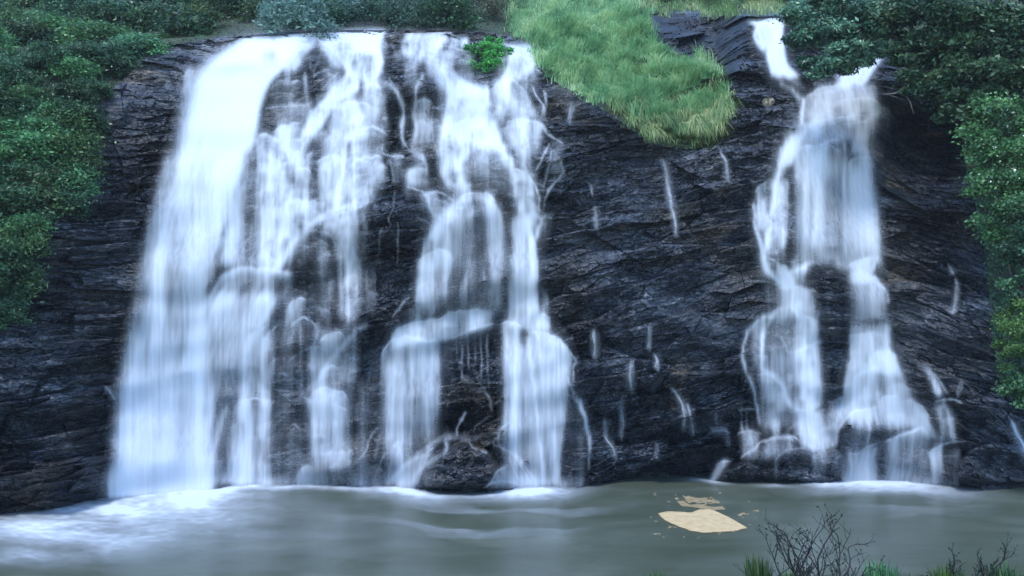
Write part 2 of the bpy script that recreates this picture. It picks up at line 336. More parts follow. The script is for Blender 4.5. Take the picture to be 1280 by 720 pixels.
Mi.V([(655,411),(666,415),(678,415),(690,419),(703,428),(712,440),(719,452)], [(654,603),(664,603),(675,603),(685,603),(695,602),(702,600),(708,520)], .85, .4, con=.45, amp=.7)
Mi.S([(660,416,7),(665,460,7),(670,510,7),(675,560,8),(679,603,9)], .7, con=.1)
Mi.S([(690,536,4),(692,540,8),(694,570,12),(695,603,14)], .5); Mi.S([(684,538,2),(700,537,3),(712,535,2)], .35)
Mi.S([(628,404,10),(632,420,12),(638,470,12)], .5)
Mi.S([(700,426,3),(705,438,3),(707,455,2),(709,466,2)], .7); Mi.S([(703,428,3),(713,439,3),(720,453,3),(717,460,2),(718,478,2)], .75); Mi.S([(713,452,2),(712,468,2),(716,480,2)], .5)
Mi.S([(708,470,3),(714,484,4),(719,494,6),(726,508,7),(733,524,7),(736,545,5),(737,565,4),(736,590,4)], .75)
Mi.S([(702,492,2),(712,494,3),(722,504,3)], .5); Mi.B([(704,480),(706,600)], [(728,500),(736,600)], [(480,.25),(600,.15)], con=.5)
Mi.S([(640,520,4),(636,528,4),(626,536,4),(622,553,3),(626,560,4)], .55)
Mi.S([(626,560,4),(640,566,4),(652,582,4),(662,602,4)], .7); Mi.S([(644,564,3),(655,580,3),(670,603,4)], .65); Mi.S([(634,562,3),(640,582,4),(650,602,4)], .5)
Mi.V([(606,610),(614,602),(622,588),(640,580)], [(606,612),(618,611),(632,611),(652,611)], .5, .5, amp=.1)
Mi.S([(604,611,3),(613,605,3),(625,601,3),(642,603,3),(652,608,3)], .65)
# base boulder and its runs
Mi.S([(609,543,3),(600,547,4),(590,549,4),(572,547,5),(556,545,5),(543,553,6),(530,562,8),(512,577,8),(494,594,8),(484,608,8)], .8, con=.15, amp=.15)
Mi.S([(582,514,3),(576,524,4),(570,536,4),(572,546,4)], .65); Mi.S([(586,551,3),(591,560,4),(597,562,3)], .65); Mi.S([(600,564,4),(608,566,3)], .7)
Mi.S([(556,549,4),(558,560,4),(556,566,4),(545,573,5),(530,582,6),(520,592,8),(514,608,10)], .75, con=.15)
Mi.V([(548,556),(536,564),(522,572),(508,582)], [(530,592),(520,608),(505,610),(486,609)], .7, .75, con=.3, amp=.1, fade=0)
Mi.V([(486,578),(490,558),(498,551),(504,558)], [(480,604),(490,606),(500,604),(508,590)], .55, .4, amp=.3)
Mi.S([(478,532,2),(468,537,3),(462,550,3),(456,565,4),(446,576,3),(439,583,3)], .5); Mi.S([(450,574,2),(451,590,3),(452,604,3)], .35)
Mi.S([(480,540,2),(474,543,2),(472,556,3),(469,575,3)], .35); Mi.S([(490,564,3),(479,569,3),(474,580,4),(468,602,5)], .5)
Mi.S([(594,470,3),(608,492,4),(612,500,5),(615,515,3)], .35); Mi.S([(614,518,2),(604,526,3),(594,533,3),(592,542,2)], .3); Mi.S([(596,490,2),(604,489,2),(612,496,3)], .3)
Mi.S([(570,420,2),(576,474,6),(578,484,6)], .2)
Mi.B([(442,470),(440,606)], [(482,470),(478,606)], [(470,.15),(560,.25),(606,.45)], con=.8)
Mi.B([(462,440),(452,480)], [(478,440),(478,480)], [(440,.15),(480,.2)], con=.8)
Mi.B([(600,596),(604,608)], [(735,596),(735,608)], [(594,0),(608,.5)], con=.5)
# rock between left and middle
Mi.S([(514,180,4),(517,192,5),(530,196,5),(534,215,4)], .7); Mi.S([(478,178,5),(479,192,3),(487,195,3),(505,195,3)], .55)
Mi.V([(507,226),(512,214),(522,209),(533,211),(538,224)], [(506,236),(516,238),(528,237),(540,237)], .7, .3, amp=.35)
Mi.V([(486,197),(496,194),(508,196)], [(490,232),(498,234),(506,226)], .4, .2, con=.7, amp=.35)
Mi.S([(487,197,2),(490,215,2),(494,231,2)], .5)
Mi.S([(506,233,3),(518,236,3),(530,240,4),(536,252,4),(539,266,5)], .65); Mi.S([(530,240,3),(550,240,3),(562,246,3),(568,254,3)], .6)
Mi.V([(531,244),(540,241),(550,244)], [(534,280),(544,284),(552,275)], .5, .35, con=.6, amp=.2)
Mi.S([(466,231,2),(474,234,2),(481,236,2)], .5); Mi.S([(497,276,2),(497.5,300,2),(497,332,2.5)], .6); Mi.S([(480,284,2),(475,287,3),(474,310,3),(475,332,3)], .45)
Mi.S([(452,264,3),(458,280,5),(456,305,5),(452,324,4)], .4); Mi.S([(493,238,2),(491,262,2),(484,274,3),(489,284,3)], .45)
Mi.S([(469,337,2),(469,380,2)], .4); Mi.S([(458,336,2),(458,365,2)], .35); Mi.S([(472,325,3),(470,332,2)], .4)
Mi.S([(513,371,3),(505,376,3),(501,385,3),(494,391,2),(490,398,2)], .5)
Mi.B([(512,240),(540,270)], [(540,240),(550,280)], [(240,.2),(280,.4)], con=.6)
# ---- right cascade
C.B([(934,26),(950,35)], [(980,22),(980,35)], [(20,.9),(36,.9)], con=.2, softL=3, softR=3)
C.B([(942,34),(952,60)], [(980,34),(982,60)], [(34,.5),(60,.6)], con=1.2, softL=4, softR=4)
C.S([(948,34,5),(943,44,6),(948,54,7),(958,63,9)], .9); C.S([(972,36,9),(972,50,11),(970,64,14)], .8)
C.B([(957,56),(955,76),(963,97)], [(984,52),(988,80),(1006,100)], [(52,.85),(100,.95)], con=.25, softL=5, softR=6)
C.S([(974,103,4),(984,109,6),(993,115,7),(1002,126,8)], .65)
C.V([(1040,96),(1060,87),(1085,76),(1116,66)], [(1042,112),(1062,110),(1078,106),(1090,96)], .85, .85, con=.2, amp=.2, fade=0)
C.V([(1003,124),(1022,112),(1042,107),(1064,102),(1086,104)], [(1000,160),(1024,152),(1050,146),(1080,143),(1112,142)], .72, .72, con=.4, amp=.4, fade=0)
C.S([(1006,120,3),(1026,117,3),(1046,114,3)], .6); C.S([(1004,122,8),(1003,140,8),(1001,158,10)], .9)
C.V([(1044,128),(1060,124),(1084,122),(1104,128)], [(1044,146),(1064,146),(1086,144),(1108,142)], .5, .3, amp=.3)
C.V([(998,166),(1012,155),(1024,150),(1045,146),(1075,143),(1108,141)], [(975,205),(1000,192),(1022,186),(1044,180),(1070,176),(1088,185)], .88, .6, con=.35, amp=.4)
C.V([(1042,160),(1056,155),(1078,152),(1090,152)], [(1040,176),(1056,178),(1076,178),(1088,180)], .4, .3, amp=.3)
C.B([(1000,150),(984,175),(968,210)], [(1024,152),(1004,178),(992,208)], [(148,.8),(210,.75)], con=.2)
C.S([(996,165,20),(981,190,22),(976,208,20),(970,230,13),(966,258,11),(962,288,12),(957,320,14)], .93, con=.1, amp=.2)
C.V([(990,200),(994,188),(1004,183),(1022,181),(1040,176),(1058,172)], [(984,330),(996,342),(1010,338),(1028,334),(1044,336),(1058,340)], .66, .32, con=.45, amp=.6)
C.S([(1011,178,7),(1008,220,8),(1006,300,10)], .45); C.S([(1027,184,8),(1023,240,9),(1018,310,10)], .5); C.S([(1056,172,7),(1056,230,7),(1057,322,8)], .6)
C.B([(1060,142),(1060,175),(1062,200)], [(1090,142),(1088,172),(1091,198)], [(142,.7),(198,.7)], con=.3)
C.V([(1058,210),(1064,200),(1074,195),(1086,194),(1093,200)], [(1054,342),(1070,338),(1085,336),(1100,336),(1114,332)], .85, .62, con=.3, amp=.6)
C.S([(1083,200,14),(1084,260,16),(1088,320,20)], .35)
C.S([(985,222,6),(984,260,8),(980,310,10)], .4); C.B([(964,230),(958,320)], [(986,220),(984,320)], [(220,.6),(320,.6)], con=.3)
C.V([(942,244),(948,232),(956,227),(966,225)], [(941,292),(948,296),(956,296),(964,290)], .5, .4, amp=.3)
C.S([(942,250,3),(943,270,4),(943,285,4),(949,300,6),(954,322,8)], .8); C.S([(949,254,2),(949,285,2)], .5)
C.S([(953,318,12),(960,338,15),(976,355,13),(986,360,8)], .95, con=.08)
C.V([(957,322),(970,326),(988,338)], [(974,358),(986,360),(1000,358)], .85, .9, con=.1, amp=.2, fade=0)
C.S([(982,350,12),(988,341,8),(998,335,5),(1010,330,5),(1025,328,4),(1042,331,4),(1056,337,4)], .85, con=.1)
C.V([(988,344),(1000,336),(1012,333)], [(984,356),(998,358),(1010,356)], .6, .3, amp=.3)
C.S([(931,351,2),(945,351,3),(960,352,4),(974,358,4)], .5); C.B([(950,352),(956,395)], [(970,356),(974,385)], [(352,.45),(395,.25)], con=.5)
C.V([(970,362),(985,358),(1000,359),(1012,361),(1024,364)], [(962,388),(982,388),(996,392),(1010,402),(1024,404)], .8, .6, con=.3, amp=.4)
C.S([(958,410,6),(963,396,7),(973,387,6),(986,383,6),(994,388,5),(998,400,6)], .9, con=.1)
C.V([(962,404),(968,393),(980,387),(992,392)], [(960,462),(970,472),(982,470),(992,442)], .42, .28, con=.4, amp=.7, lip=.1)
C.S([(962,392,5),(948,400,6),(937,410,6),(931,424,6),(928,445,6),(932,462,6),(938,476,6),(944,495,6),(949,530,6)], .72)
C.V([(936,414),(948,401),(962,394)], [(938,462),(948,468),(958,468)], .6, .3, amp=.4, lip=.2)
C.S([(955,405,6),(953,430,6),(951,458,5)], .8); C.S([(975,420,2),(981,430,2),(983,440,3),(992,441,3)], .5)
C.V([(994,390),(1010,396),(1026,404)], [(992,440),(1010,434),(1032,426)], .7, .75, con=.3, amp=.3, fade=0)
C.V([(988,441),(998,438),(1013,431),(1032,424)], [(984,512),(998,515),(1014,514),(1036,500)], .9, .82, con=.2, amp=.4, fade=0)
C.S([(948,457,5),(956,463,6),(970,471,7),(979,484,9),(984,500,10),(992,511,10)], .85, con=.1)
C.V([(944,470),(956,466),(968,472),(978,484)], [(946,540),(958,548),(970,548),(982,540)], .4, .22, amp=.6, con=.5)
C.S([(923,513,3),(934,511,3),(947,512,3)], .6); C.S([(925,512,3),(926,524,3),(927,540,4)], .6); C.S([(934,512,2),(933,540,3)], .5)
C.V([(984,514),(1000,512),(1016,515),(1034,510)], [(990,545),(1008,560),(1020,564),(1046,556)], .88, .72, con=.2, amp=.4, fade=0)
C.V([(1030,500),(1042,502),(1056,496)], [(1030,556),(1040,560),(1050,550)], .4, .5, con=.3, amp=.2, fade=0)
C.V([(918,545),(930,538),(944,540),(956,545)], [(924,572),(936,576),(946,572),(952,562)], .55, .5, amp=.3)
C.S([(924,574,5),(934,566,6),(944,560,6),(950,553,6),(960,549,5),(974,546,5),(992,546,5),(1000,552,4)], .7)
C.V([(950,556),(966,549),(984,547),(1000,552)], [(944,574),(960,578),(976,572),(1002,562)], .5, .3, con=.9, amp=.3)
C.S([(968,576,3),(976,568,4),(984,562,3),(1004,560,3),(1012,564,2)], .5); C.S([(970,572,5),(971,586,5),(971,601,4)], .45)
C.V([(894,582),(902,577),(918,577)], [(884,603),(893,600),(903,592)], .85, .75, con=.2, amp=.1, fade=0); C.S([(896,596,5),(886,602,4),(866,604,2)], .85)
# right branch
C.V([(1054,336),(1066,328),(1082,323),(1100,321)], [(1056,352),(1070,354),(1085,354),(1096,346)], 1, .95, con=.08, amp=.3, fade=0)
C.S([(1098,320,3),(1092,330,5),(1088,340,8)], .8)
C.V([(1056,346),(1070,340),(1086,342),(1100,352),(1112,368)], [(1056,402),(1074,400),(1096,398),(1118,398)], .85, .6, con=.25, amp=.4, fade=0)
C.S([(1092,352,4),(1103,358,5),(1109,366,5),(1112,380,6)], .6)
C.B([(1058,398),(1057,440),(1052,480),(1044,510),(1040,535)], [(1118,395),(1120,440),(1138,475),(1150,502),(1164,522),(1178,550)], [(395,.62),(440,.62),(500,.6),(550,.55)], con=.35, amp=.3, softL=8, softR=10)
C.V([(1058,420),(1072,417),(1092,415),(1098,418)], [(1058,448),(1074,450),(1090,450),(1100,446)], .7, .3, amp=.4); C.S([(1060,403,3),(1072,402,3),(1080,406,3)], .4)
C.S([(1106,400,18),(1107,440,18),(1112,460,20),(1118,490,18),(1128,520,18),(1140,540,18)], .6, con=.15)
C.V([(1084,446),(1098,438),(1112,438),(1126,450)], [(1068,472),(1088,464),(1110,468),(1136,476)], .8, .7, con=.2, amp=.3, fade=0)
C.V([(1064,478),(1072,467),(1086,461),(1104,457)], [(1058,510),(1072,512),(1086,510),(1100,504)], .75, .3, con=.5, amp=.5)
C.S([(1086,462,6),(1086,500,6),(1085,550,8),(1084,602,10)], .6)
C.V([(1096,506),(1102,497),(1114,494),(1126,496)], [(1092,530),(1104,540),(1120,545),(1136,535)], .8, .5, con=.25, amp=.4)
C.V([(1054,524),(1062,517),(1074,512),(1088,510),(1104,507)], [(1048,562),(1062,568),(1080,562),(1104,552)], .65, .25, con=.5, amp=.6, lip=.5)
C.S([(1074,512,3),(1061,519,4),(1051,530,4),(1047,543,3)], .7)
C.V([(1124,505),(1138,500),(1150,506),(1164,522)], [(1118,545),(1136,540),(1154,545),(1178,556)], .65, .6, con=.25, amp=.3)
C.V([(1102,555),(1112,549),(1124,544),(1140,539),(1152,534),(1166,545)], [(1098,605),(1112,605),(1124,605),(1138,605),(1150,605),(1166,605)], .92, .5, con=.4, amp=.7)
C.V([(1060,566),(1072,566),(1086,558),(1104,552)], [(1058,604),(1072,604),(1086,605),(1100,605)], .5, .45, con=.7, amp=.4)
C.S([(1063,563,5),(1064,580,6),(1064,603,7)], .65); C.S([(1075,562,2),(1074,602,4)], .3)
C.B([(1052,560),(1050,604)], [(1100,560),(1100,605)], [(560,.25),(605,.5)], con=.6)
C.S([(1106,553,4),(1122,546,6),(1138,540,7),(1150,535,7)], .9, con=.1)
C.S([(1162,564,4),(1176,557,4),(1190,552,4),(1208,552,3)], .65); C.V([(1158,566),(1166,561),(1180,556)], [(1162,604),(1172,605),(1184,600)], .75, .5, con=.4, amp=.3)
C.B([(1180,560),(1180,596)], [(1204,560),(1200,590)], [(556,.3),(596,.1)], con=.9); C.S([(1178,570,2),(1196,570,2)], .35)
C.B([(1050,594),(1050,606)], [(1200,594),(1200,606)], [(592,0),(606,.55)], con=.4)
C.S([(1144,455,3),(1154,459,6),(1163,468,12),(1170,482,16),(1176,497,18)], .68, con=.3); C.S([(1160,462,3),(1172,472,3),(1186,494,3)], .6)
C.S([(1168,503,3),(1178,500,4),(1190,499,4),(1204,504,3)], .75); C.S([(1178,500,8),(1186,520,10),(1191,552,10)], .6); C.B([(1166,500),(1170,560)], [(1190,500),(1200,555)], [(500,.35),(560,.3)], con=.8)

A.B([(302,170),(296,240),(262,345)], [(392,160),(400,250),(372,330)], [(165,.0),(200,.45),(330,.4)], con=.6, softL=12, softR=20)
A.B([(392,180),(398,260)], [(484,180),(476,258)], [(175,.1),(200,.42),(258,.35)], con=.6, softL=14, softR=14)
A.B([(318,400),(290,480),(262,604)], [(352,400),(336,480),(322,604)], [(400,.5),(500,.5),(604,.6)], con=.6, softL=12, softR=14)
A.B([(340,350),(318,440),(285,604)], [(384,350),(392,440),(384,604)], [(345,.25),(430,.35),(604,.38)], con=.8, softL=16, softR=16)
A.B([(384,400),(378,500),(380,604)], [(446,400),(450,500),(446,604)], [(395,.15),(450,.35),(604,.3)], con=.6, softL=14, softR=14)
A.V([(400,276),(418,268),(440,262),(466,250)], [(396,330),(416,340),(440,350),(462,320)], .55, .2, con=.6, amp=.1)
Mi.B([(574,250),(545,320),(512,404)], [(634,250),(664,320),(680,410)], [(245,.35),(400,.38)], con=.6, softL=24, softR=16)
Mi.B([(478,440),(472,606)], [(560,430),(548,604)], [(425,.3),(604,.3)], con=.7, softL=12, softR=20)
Mi.B([(622,406),(626,604)], [(716,446),(706,604)], [(405,.4),(604,.32)], con=.7, softL=10, softR=18)
Mi.V([(672,398),(680,392),(690,398)], [(664,416),(676,418),(690,420)], .6, .6, con=.3, amp=.1)
Mi.B([(634,380),(630,410)], [(684,380),(688,418)], [(378,.2),(400,.7),(415,.7)], con=.3, softL=10, softR=10)
C.B([(988,185),(984,342)], [(1092,180),(1110,342)], [(180,.2),(220,.42),(342,.5)], con=.5, softL=14, softR=12)
C.B([(960,388),(940,470),(944,545)], [(1024,366),(1030,440),(1040,556)], [(366,.45),(545,.35)], con=.6, softL=20, softR=10)

# ---- the many small lips, domes and threads between the traced ones
def micro(fld, seed, box, n1, n2, white=None, ks=1):
    r_ = np.random.default_rng(seed); x0, x1, y0, y1 = box
    d = fld.dens(); E = blur(d, 7, 10)
    def val(a, x, y): return a[int(y) - Y0, int(x) - X0]
    k = 0; t_ = 0
    while k < n2 and t_ < n2 * 40:          # rounded stones pushing up under the sheet: thin below a bright rim
        t_ += 1; x = r_.uniform(x0, x1); y = r_.uniform(y0, y1); e = val(E, x, y)
        if e < .35 or (white and inpoly(white, np.array([x]), np.array([y]))[0]): continue
        if y < 120 and ks == 1 and r_.random() < .6: continue
        if y > 330 and r_.random() < .72: continue
        k += 1; w_ = r_.uniform(9, 34); h_ = r_.uniform(14, 42); kk = r_.uniform(.2, .5) * (1 if y < 330 else .75) * ks
        a0, a1 = int(x - w_) - X0, int(x + w_) - X0; b0, b1 = int(y - 4) - Y0, int(y + h_ + 4) - Y0
        xx = PX[b0:b1, a0:a1]; yy = PY[b0:b1, a0:a1]; u_ = (xx - x) / (w_ / 2)
        sk_ = r_.uniform(-.12, .12) * w_; ar_ = r_.uniform(.02, .12) * w_; top = y + ar_ * u_ * u_ + sk_ * u_ + 2.5 * (vnoise(xx / 4, xx * 0, seed + k) - .5); t = (yy - top) / h_
        m_ = sstep(0, .12, t) * (1 - sstep(.2, 1, t)) * (1 - sstep(.25, 1.05, np.abs(u_))) * (.2 + 1.3 * vnoise(xx / 2.6, yy / 60, seed + k))
        D_ = 1 - fld.T[b0:b1, a0:a1]; fld.T[b0:b1, a0:a1] = 1 - D_ * (1 - np.clip(kk * m_, 0, 1))
        fld.S([(x - w_ * .5, y + ar_ - sk_, 1.5), (x - w_ * .2, y + ar_ * .2 - sk_ * .4, 2.2), (x + w_ * .2, y + ar_ * .2 + sk_ * .4, 2.2), (x + w_ * .5, y + ar_ + sk_, 1.5)], .26 * r_.uniform(.6, 1.5) * min(1, e + .3), con=.6)
        fld.R[b0:b1, a0:a1] += .04 * np.clip(1 - u_ * u_, 0, 1) * sstep(-.02, .06, t) * (1 - sstep(.1, .9, t))
    k = 0; t_ = 0
    while k < n1 and t_ < n1 * 40:
        t_ += 1; x = r_.uniform(x0, x1); y = r_.uniform(y0, y1); e = val(E, x, y)
        if r_.random() > 4 * e * (1.02 - e) * (1 if y < 330 else .4): continue
        if e < .08 or (white and inpoly(white, np.array([x]), np.array([y]))[0]): continue
        k += 1; w_ = r_.uniform(6, 28); l_ = r_.uniform(16, 60); a_ = w_ * r_.uniform(.0, .14); sl_ = r_.uniform(-.35, .35) * w_
        i_ = r_.uniform(.15, .5) * min(1, .35 + e)
        fld.V([(x - w_ / 2, y + a_ - sl_), (x - w_ / 4, y + a_ * .3 - sl_ / 2), (x, y), (x + w_ / 4, y + a_ * .3 + sl_ / 2), (x + w_ / 2, y + a_ + sl_)],
              [(x - w_ * .55, y + l_ * r_.uniform(.7, 1)), (x, y + l_), (x + w_ * .55, y + l_ * r_.uniform(.7, 1))], i_, i_ * .25, con=.9, amp=.04, lip=.12, soft=3)
micro(A, 11, (150, 482, 60, 590), 330, 110, white=[(0, 0), (280, 0), (330, 120), (300, 240), (300, 325), (378, 335), (350, 400), (320, 440), (300, 500), (285, 560), (272, 620), (0, 620)])
micro(Mi, 12, (478, 735, 60, 590), 230, 70, white=[(476, 430), (530, 405), (530, 330), (575, 262), (640, 256), (690, 300), (690, 400), (715, 440), (706, 610), (628, 610), (622, 410), (560, 430), (550, 560), (470, 610)])
micro(Mi, 14, (500, 590, 42, 80), 10, 26, ks=1.8)
micro(Mi, 15, (634, 668, 60, 98), 4, 8, ks=1.5)
micro(A, 16, (395, 480, 46, 110), 10, 14, ks=1.3)
micro(C, 13, (925, 1200, 100, 590), 130, 50, white=[(985, 190), (1095, 190), (1112, 325), (1118, 400), (1060, 400), (1055, 325), (984, 325)])
for f_, poly_, k_ in ((C, [(1012, 332), (1030, 328), (1054, 338), (1057, 400), (1054, 480), (1046, 500), (1034, 490), (1028, 440), (1025, 366)], .95),
                      (C, [(975, 400), (990, 398), (994, 440), (985, 450), (970, 440)], .4), (C, [(988, 225), (1000, 225), (998, 322), (986, 322)], .55), (C, [(1030, 230), (1052, 215), (1052, 318), (1030, 318)], .35),
                      (Mi, [(562, 432), (600, 418), (624, 414), (625, 540), (600, 545), (566, 528)], .7), (Mi, [(592, 262), (604, 262), (612, 330), (608, 384), (580, 384), (588, 320)], .5), (Mi, [(594, 190), (626, 190), (634, 236), (588, 240)], .45),
                      (Mi, [(480, 256), (525, 244), (540, 265), (532, 300), (505, 400), (470, 400), (458, 330), (458, 268)], .6), (Mi, [(500, 105), (515, 105), (514, 190), (505, 190)], .6), (Mi, [(540, 105), (552, 110), (546, 190), (540, 190)], .6),
                      (A, [(372, 66), (400, 64), (412, 72), (404, 92), (404, 116), (390, 128), (386, 100)], .75), (A, [(338, 108), (356, 103), (384, 104), (382, 150), (350, 156)], .5), (A, [(382, 290), (406, 286), (420, 300), (420, 340), (396, 400), (382, 330)], .5),
                      (A, [(302, 190), (322, 178), (326, 320), (304, 328)], .5), (A, [(345, 440), (372, 425), (378, 500), (372, 600), (335, 600)], .35), (A, [(346, 350), (362, 350), (352, 400), (330, 480)], .5), (A, [(400, 170), (414, 160), (412, 200), (396, 204)], .4), (A, [(458, 168), (482, 164), (482, 192), (458, 192)], .4)):
    f_.T = 1 - (1 - f_.T) * (1 - k_ * np.clip(blur(inpoly(poly_, PX + 3 * (fbm(PX / 9, PY / 9, 66, 2) - .5), PY).astype(float), 3.0, 5.0), 0, 1))
for f_, cs in ((A, ((200, 606, 75, 16, .7), (310, 602, 40, 9, .3), (405, 602, 30, 9, .3))), (Mi, ((500, 602, 28, 11, .45), (665, 600, 36, 12, .5))), (C, ((1115, 598, 55, 11, .5), (960, 566, 30, 10, .25)))):
    for (cx, cy, rx, ry, ii) in cs:
        f_.T *= 1 - ii * np.exp(-((PX - cx) / rx) ** 2 - ((PY - cy) / ry) ** 2) * (.6 + .8 * fbm(PX / 22, PY / 16, 61, 3))
for f_ in (A, Mi, C):
    d_ = (1 - f_.T); ln_ = (1 - f_.Q)
    pw = np.interp(PY, [40, 110, 240, 600], [1.0, 1.35, 1.85, 1.95]); top_ = np.interp(PY, [40, 130, 260, 600], [1.0, 1.0, .97, .88])
    d_ = blur(np.clip(d_, 0, 1) ** pw, .8, 2.6) * top_
    fine = .5 * vnoise((PX + 3 * vnoise(PX / 30, PY / 50, 2)) / 2.6, PY / 90, 15) + .5 * vnoise((PX + 4 * vnoise(PX / 30, PY / 50, 2)) / 5.6, PY / 130, 16)
    mid = vnoise((PX + 5 * vnoise(PX / 30, PY / 50, 2)) / 12, PY / 170, 17)
    am = sstep(90, 220, PY)
    d_ = d_ * (1 + am * (1.05 - d_) * 1.1 * (fine - .5)) * (1 + am * (1.12 - d_) * np.interp(PY, [250, 420], [1.0, 1.7]) * (mid - .52))
    gl = blur(d_, 3, 6) * .14 + blur(d_, 9, 16) * .14
    f_.T = (1 - np.clip(d_, 0, 1)) * (1 - np.clip(gl, 0, .6)) * (1 - np.clip(blur(ln_, .5), 0, 1) ** 1.35 * .66 * (.65 + .6 * vnoise(PX / 4, PY / 7, 19))); f_.Q = 1 + 0 * f_.T

# ---- single trickles on the dry rock: (points, intensity, label)
TR = [
 ([[(823,193,3),(833,208,4),(836,242,6),(843,272,5),(846,302,4)]], .62, 'thin white trickle down the dark rock just below the hanging grass'),
 ([[(900,188,2),(908,203,4),(909,230,5)]], .45, 'faint short trickle on dark rock right of the grass, beside the right-hand fall'),
 ([[(743,412,6),(745,435,7),(743,452,4)]], .5, 'short blurred trickle on rock right of the middle fall, halfway down'),
 ([[(813,405,3),(812,420,4),(811,440,4)],[(818,442,3),(822,452,5),(821,464,5)]], .45, 'two-step trickle slipping over a black ledge on the bare middle rock'),
 ([[(790,450,3),(788,472,8),(788,492,7)],[(780,494,3),(776,508,4),(778,525,4),(775,552,4)]], .62, 'long trickle spraying white, then running thin down the middle rock'),
 ([[(836,483,3),(846,492,4),(854,508,4),(857,524,5),(854,544,5)],[(860,504,3),(864,524,4),(866,546,5)]], .58, 'forked trickle with two legs on the lower middle rock'),
 ([[(756,521,3),(757,549,3),(764,556,4),(769,566,4),(770,582,3)]], .6, 'thin bent trickle near the pool just right of the middle fall'),
 ([[(821,553,3),(820,575,4)]], .4, 'tiny trickle on the reddish rock just above the pool'),
 ([[(896,516,2),(895,533,3)],[(888,538,8),(902,536,9),(912,540,8)],[(908,542,4),(911,561,3)]], .5, 'spreading trickle beside the foot of the right-hand fall'),
 ([[(665,106,3),(670,120,3),(680,132,2),(678,150,3)],[(681,113,2),(682,131,2)]], .55, 'wandering trickle on smooth wet rock under the grass by the middle fall'),
 ([[(717,128,4),(713,142,5),(710,156,4)]], .5, 'short trickle on smooth wet rock below the grass slope edge'),
 ([[(738,228,2),(741,246,3)],[(744,256,5),(746,292,6)]], .28, 'very faint trickle on the wet rock right of the middle fall'),
 ([[(1186,331,3),(1193,345,6)],[(1193,345,2),(1197,362,4),(1194,380,5),(1191,399,4)]], .5, 'thin trickle down the shaded rock between the right-hand fall and the right edge'),
 ([[(1202,476,3),(1201,482,3),(1197,491,3),(1196,498,2)]], .5, 'tiny curved trickle just above the ledge at the lower right'),
 ([[(1262,522,5),(1268,534,9),(1276,550,10),(1284,566,10),(1295,590,10)]], .72, 'slanting white spout leaping from the black rock at the right edge'),
 ([[(213,100,3),(208,111,5)]], .5, 'small wisp of water beside the top of the main fall'),
 ([[(130,484,4),(137,488,4),(144,500,8)]], .4, 'small side splash off the rock left of the main fall'),
]
TF = []
for lines, ii, lab in TR:
    f = Field(); f.seed = len(TF) * 31 + 500
    for l in lines:
        for dx_, ws, iw in ((-.8, .42, .55), (.9, .36, .42), (0, 2.4, .12)):
            f.S([(q[0] + dx_ * (1 + .25 * (k_ % 3)), q[1] + dx_ * 2, max(q[2] * ws, 1.1)) for k_, q in enumerate(l)], ii * iw, con=1.9 if ws < 1 else .8, ends=.14)
    f.T = f.T * f.Q * (1 - .35 * blur(f.dens(), 3.5, 7)); f.Q = 1 + 0 * f.T
    TF.append((f, lab))

# ------------------------------------------------------------------ depth of the rock face
wl = np.interp(gx, [-200,0,60,130,250,300,400,700,760,1000,1190,1480], [672,643,634,621,611,608,607,606,604,603,605,602])
Db = (CH * F / (wl - 360))[None]
hgt = (wl[None] - PY) / 27.0
Lean = np.interp(hgt, [-3,0,5,10,14,17,19,21,24,30], [-.8,0,.7,1.9,3.4,5.2,7.2,10.2,15,26])
brink = np.interp(gx, [-200,60,190,285,400,495,585,640,690,800,935,985,1060,1120,1300,1480], [60,66,52,46,38,38,38,44,30,14,20,20,40,58,70,70])[None]
back = np.clip(brink - PY, 0, None)
Ds = Db + Lean + np.where(back < 9, back * .75, 6.75 + (back - 9) * .16)
g = np.interp(gx, [600,640,700,760,830,895,915,935,980], [40,50,95,140,185,185,110,50,20])[None]
Ds = Ds + .045 * np.clip(g - PY, 0, None) * sstep(600, 660, PX) * (1 - sstep(905, 960, PX))
def blob(cx, cy, rx, ry): return np.exp(-(((PX - cx) / rx) ** 2 + ((PY - cy) / ry) ** 2))
Ds += 5.5 * blob(1160, 190, 60, 45) - 2.2 * blob(1170, 108, 70, 24) + 1.0 * blob(1060, 260, 60, 60) + .8 * blob(430, 300, 60, 90) - 1.0 * blob(800, 420, 90, 160)  # right-hand recess deepened, and a roof bulge added behind foliage, for shade
Ds -= 1.3 * blob(1240, 420, 70, 120) + 1.2 * blob(60, 500, 90, 120) + .9 * blob(1040, 420, 18, 90) - .7 * blob(590, 470, 40, 50)
Ds -= .9 * blob(520, 100, 45, 60) + .9 * blob(490, 290, 40, 45) + .8 * blob(750, 330, 50, 200)
Xw = (PX - 640) / F * Ds; Zw = CH - (PY - 360) / F * Ds
Ds += (fbm(Xw / 7, Zw / 6, 3, 3) - .5) * 3.2
# lips and shelves under the water
RW = np.maximum(np.maximum(A.R, Mi.R), C.R)
RWs = blur(RW, 5, 2)
wet = sstep(.1, .6, blur(1 - A.T * Mi.T * C.T, 5))
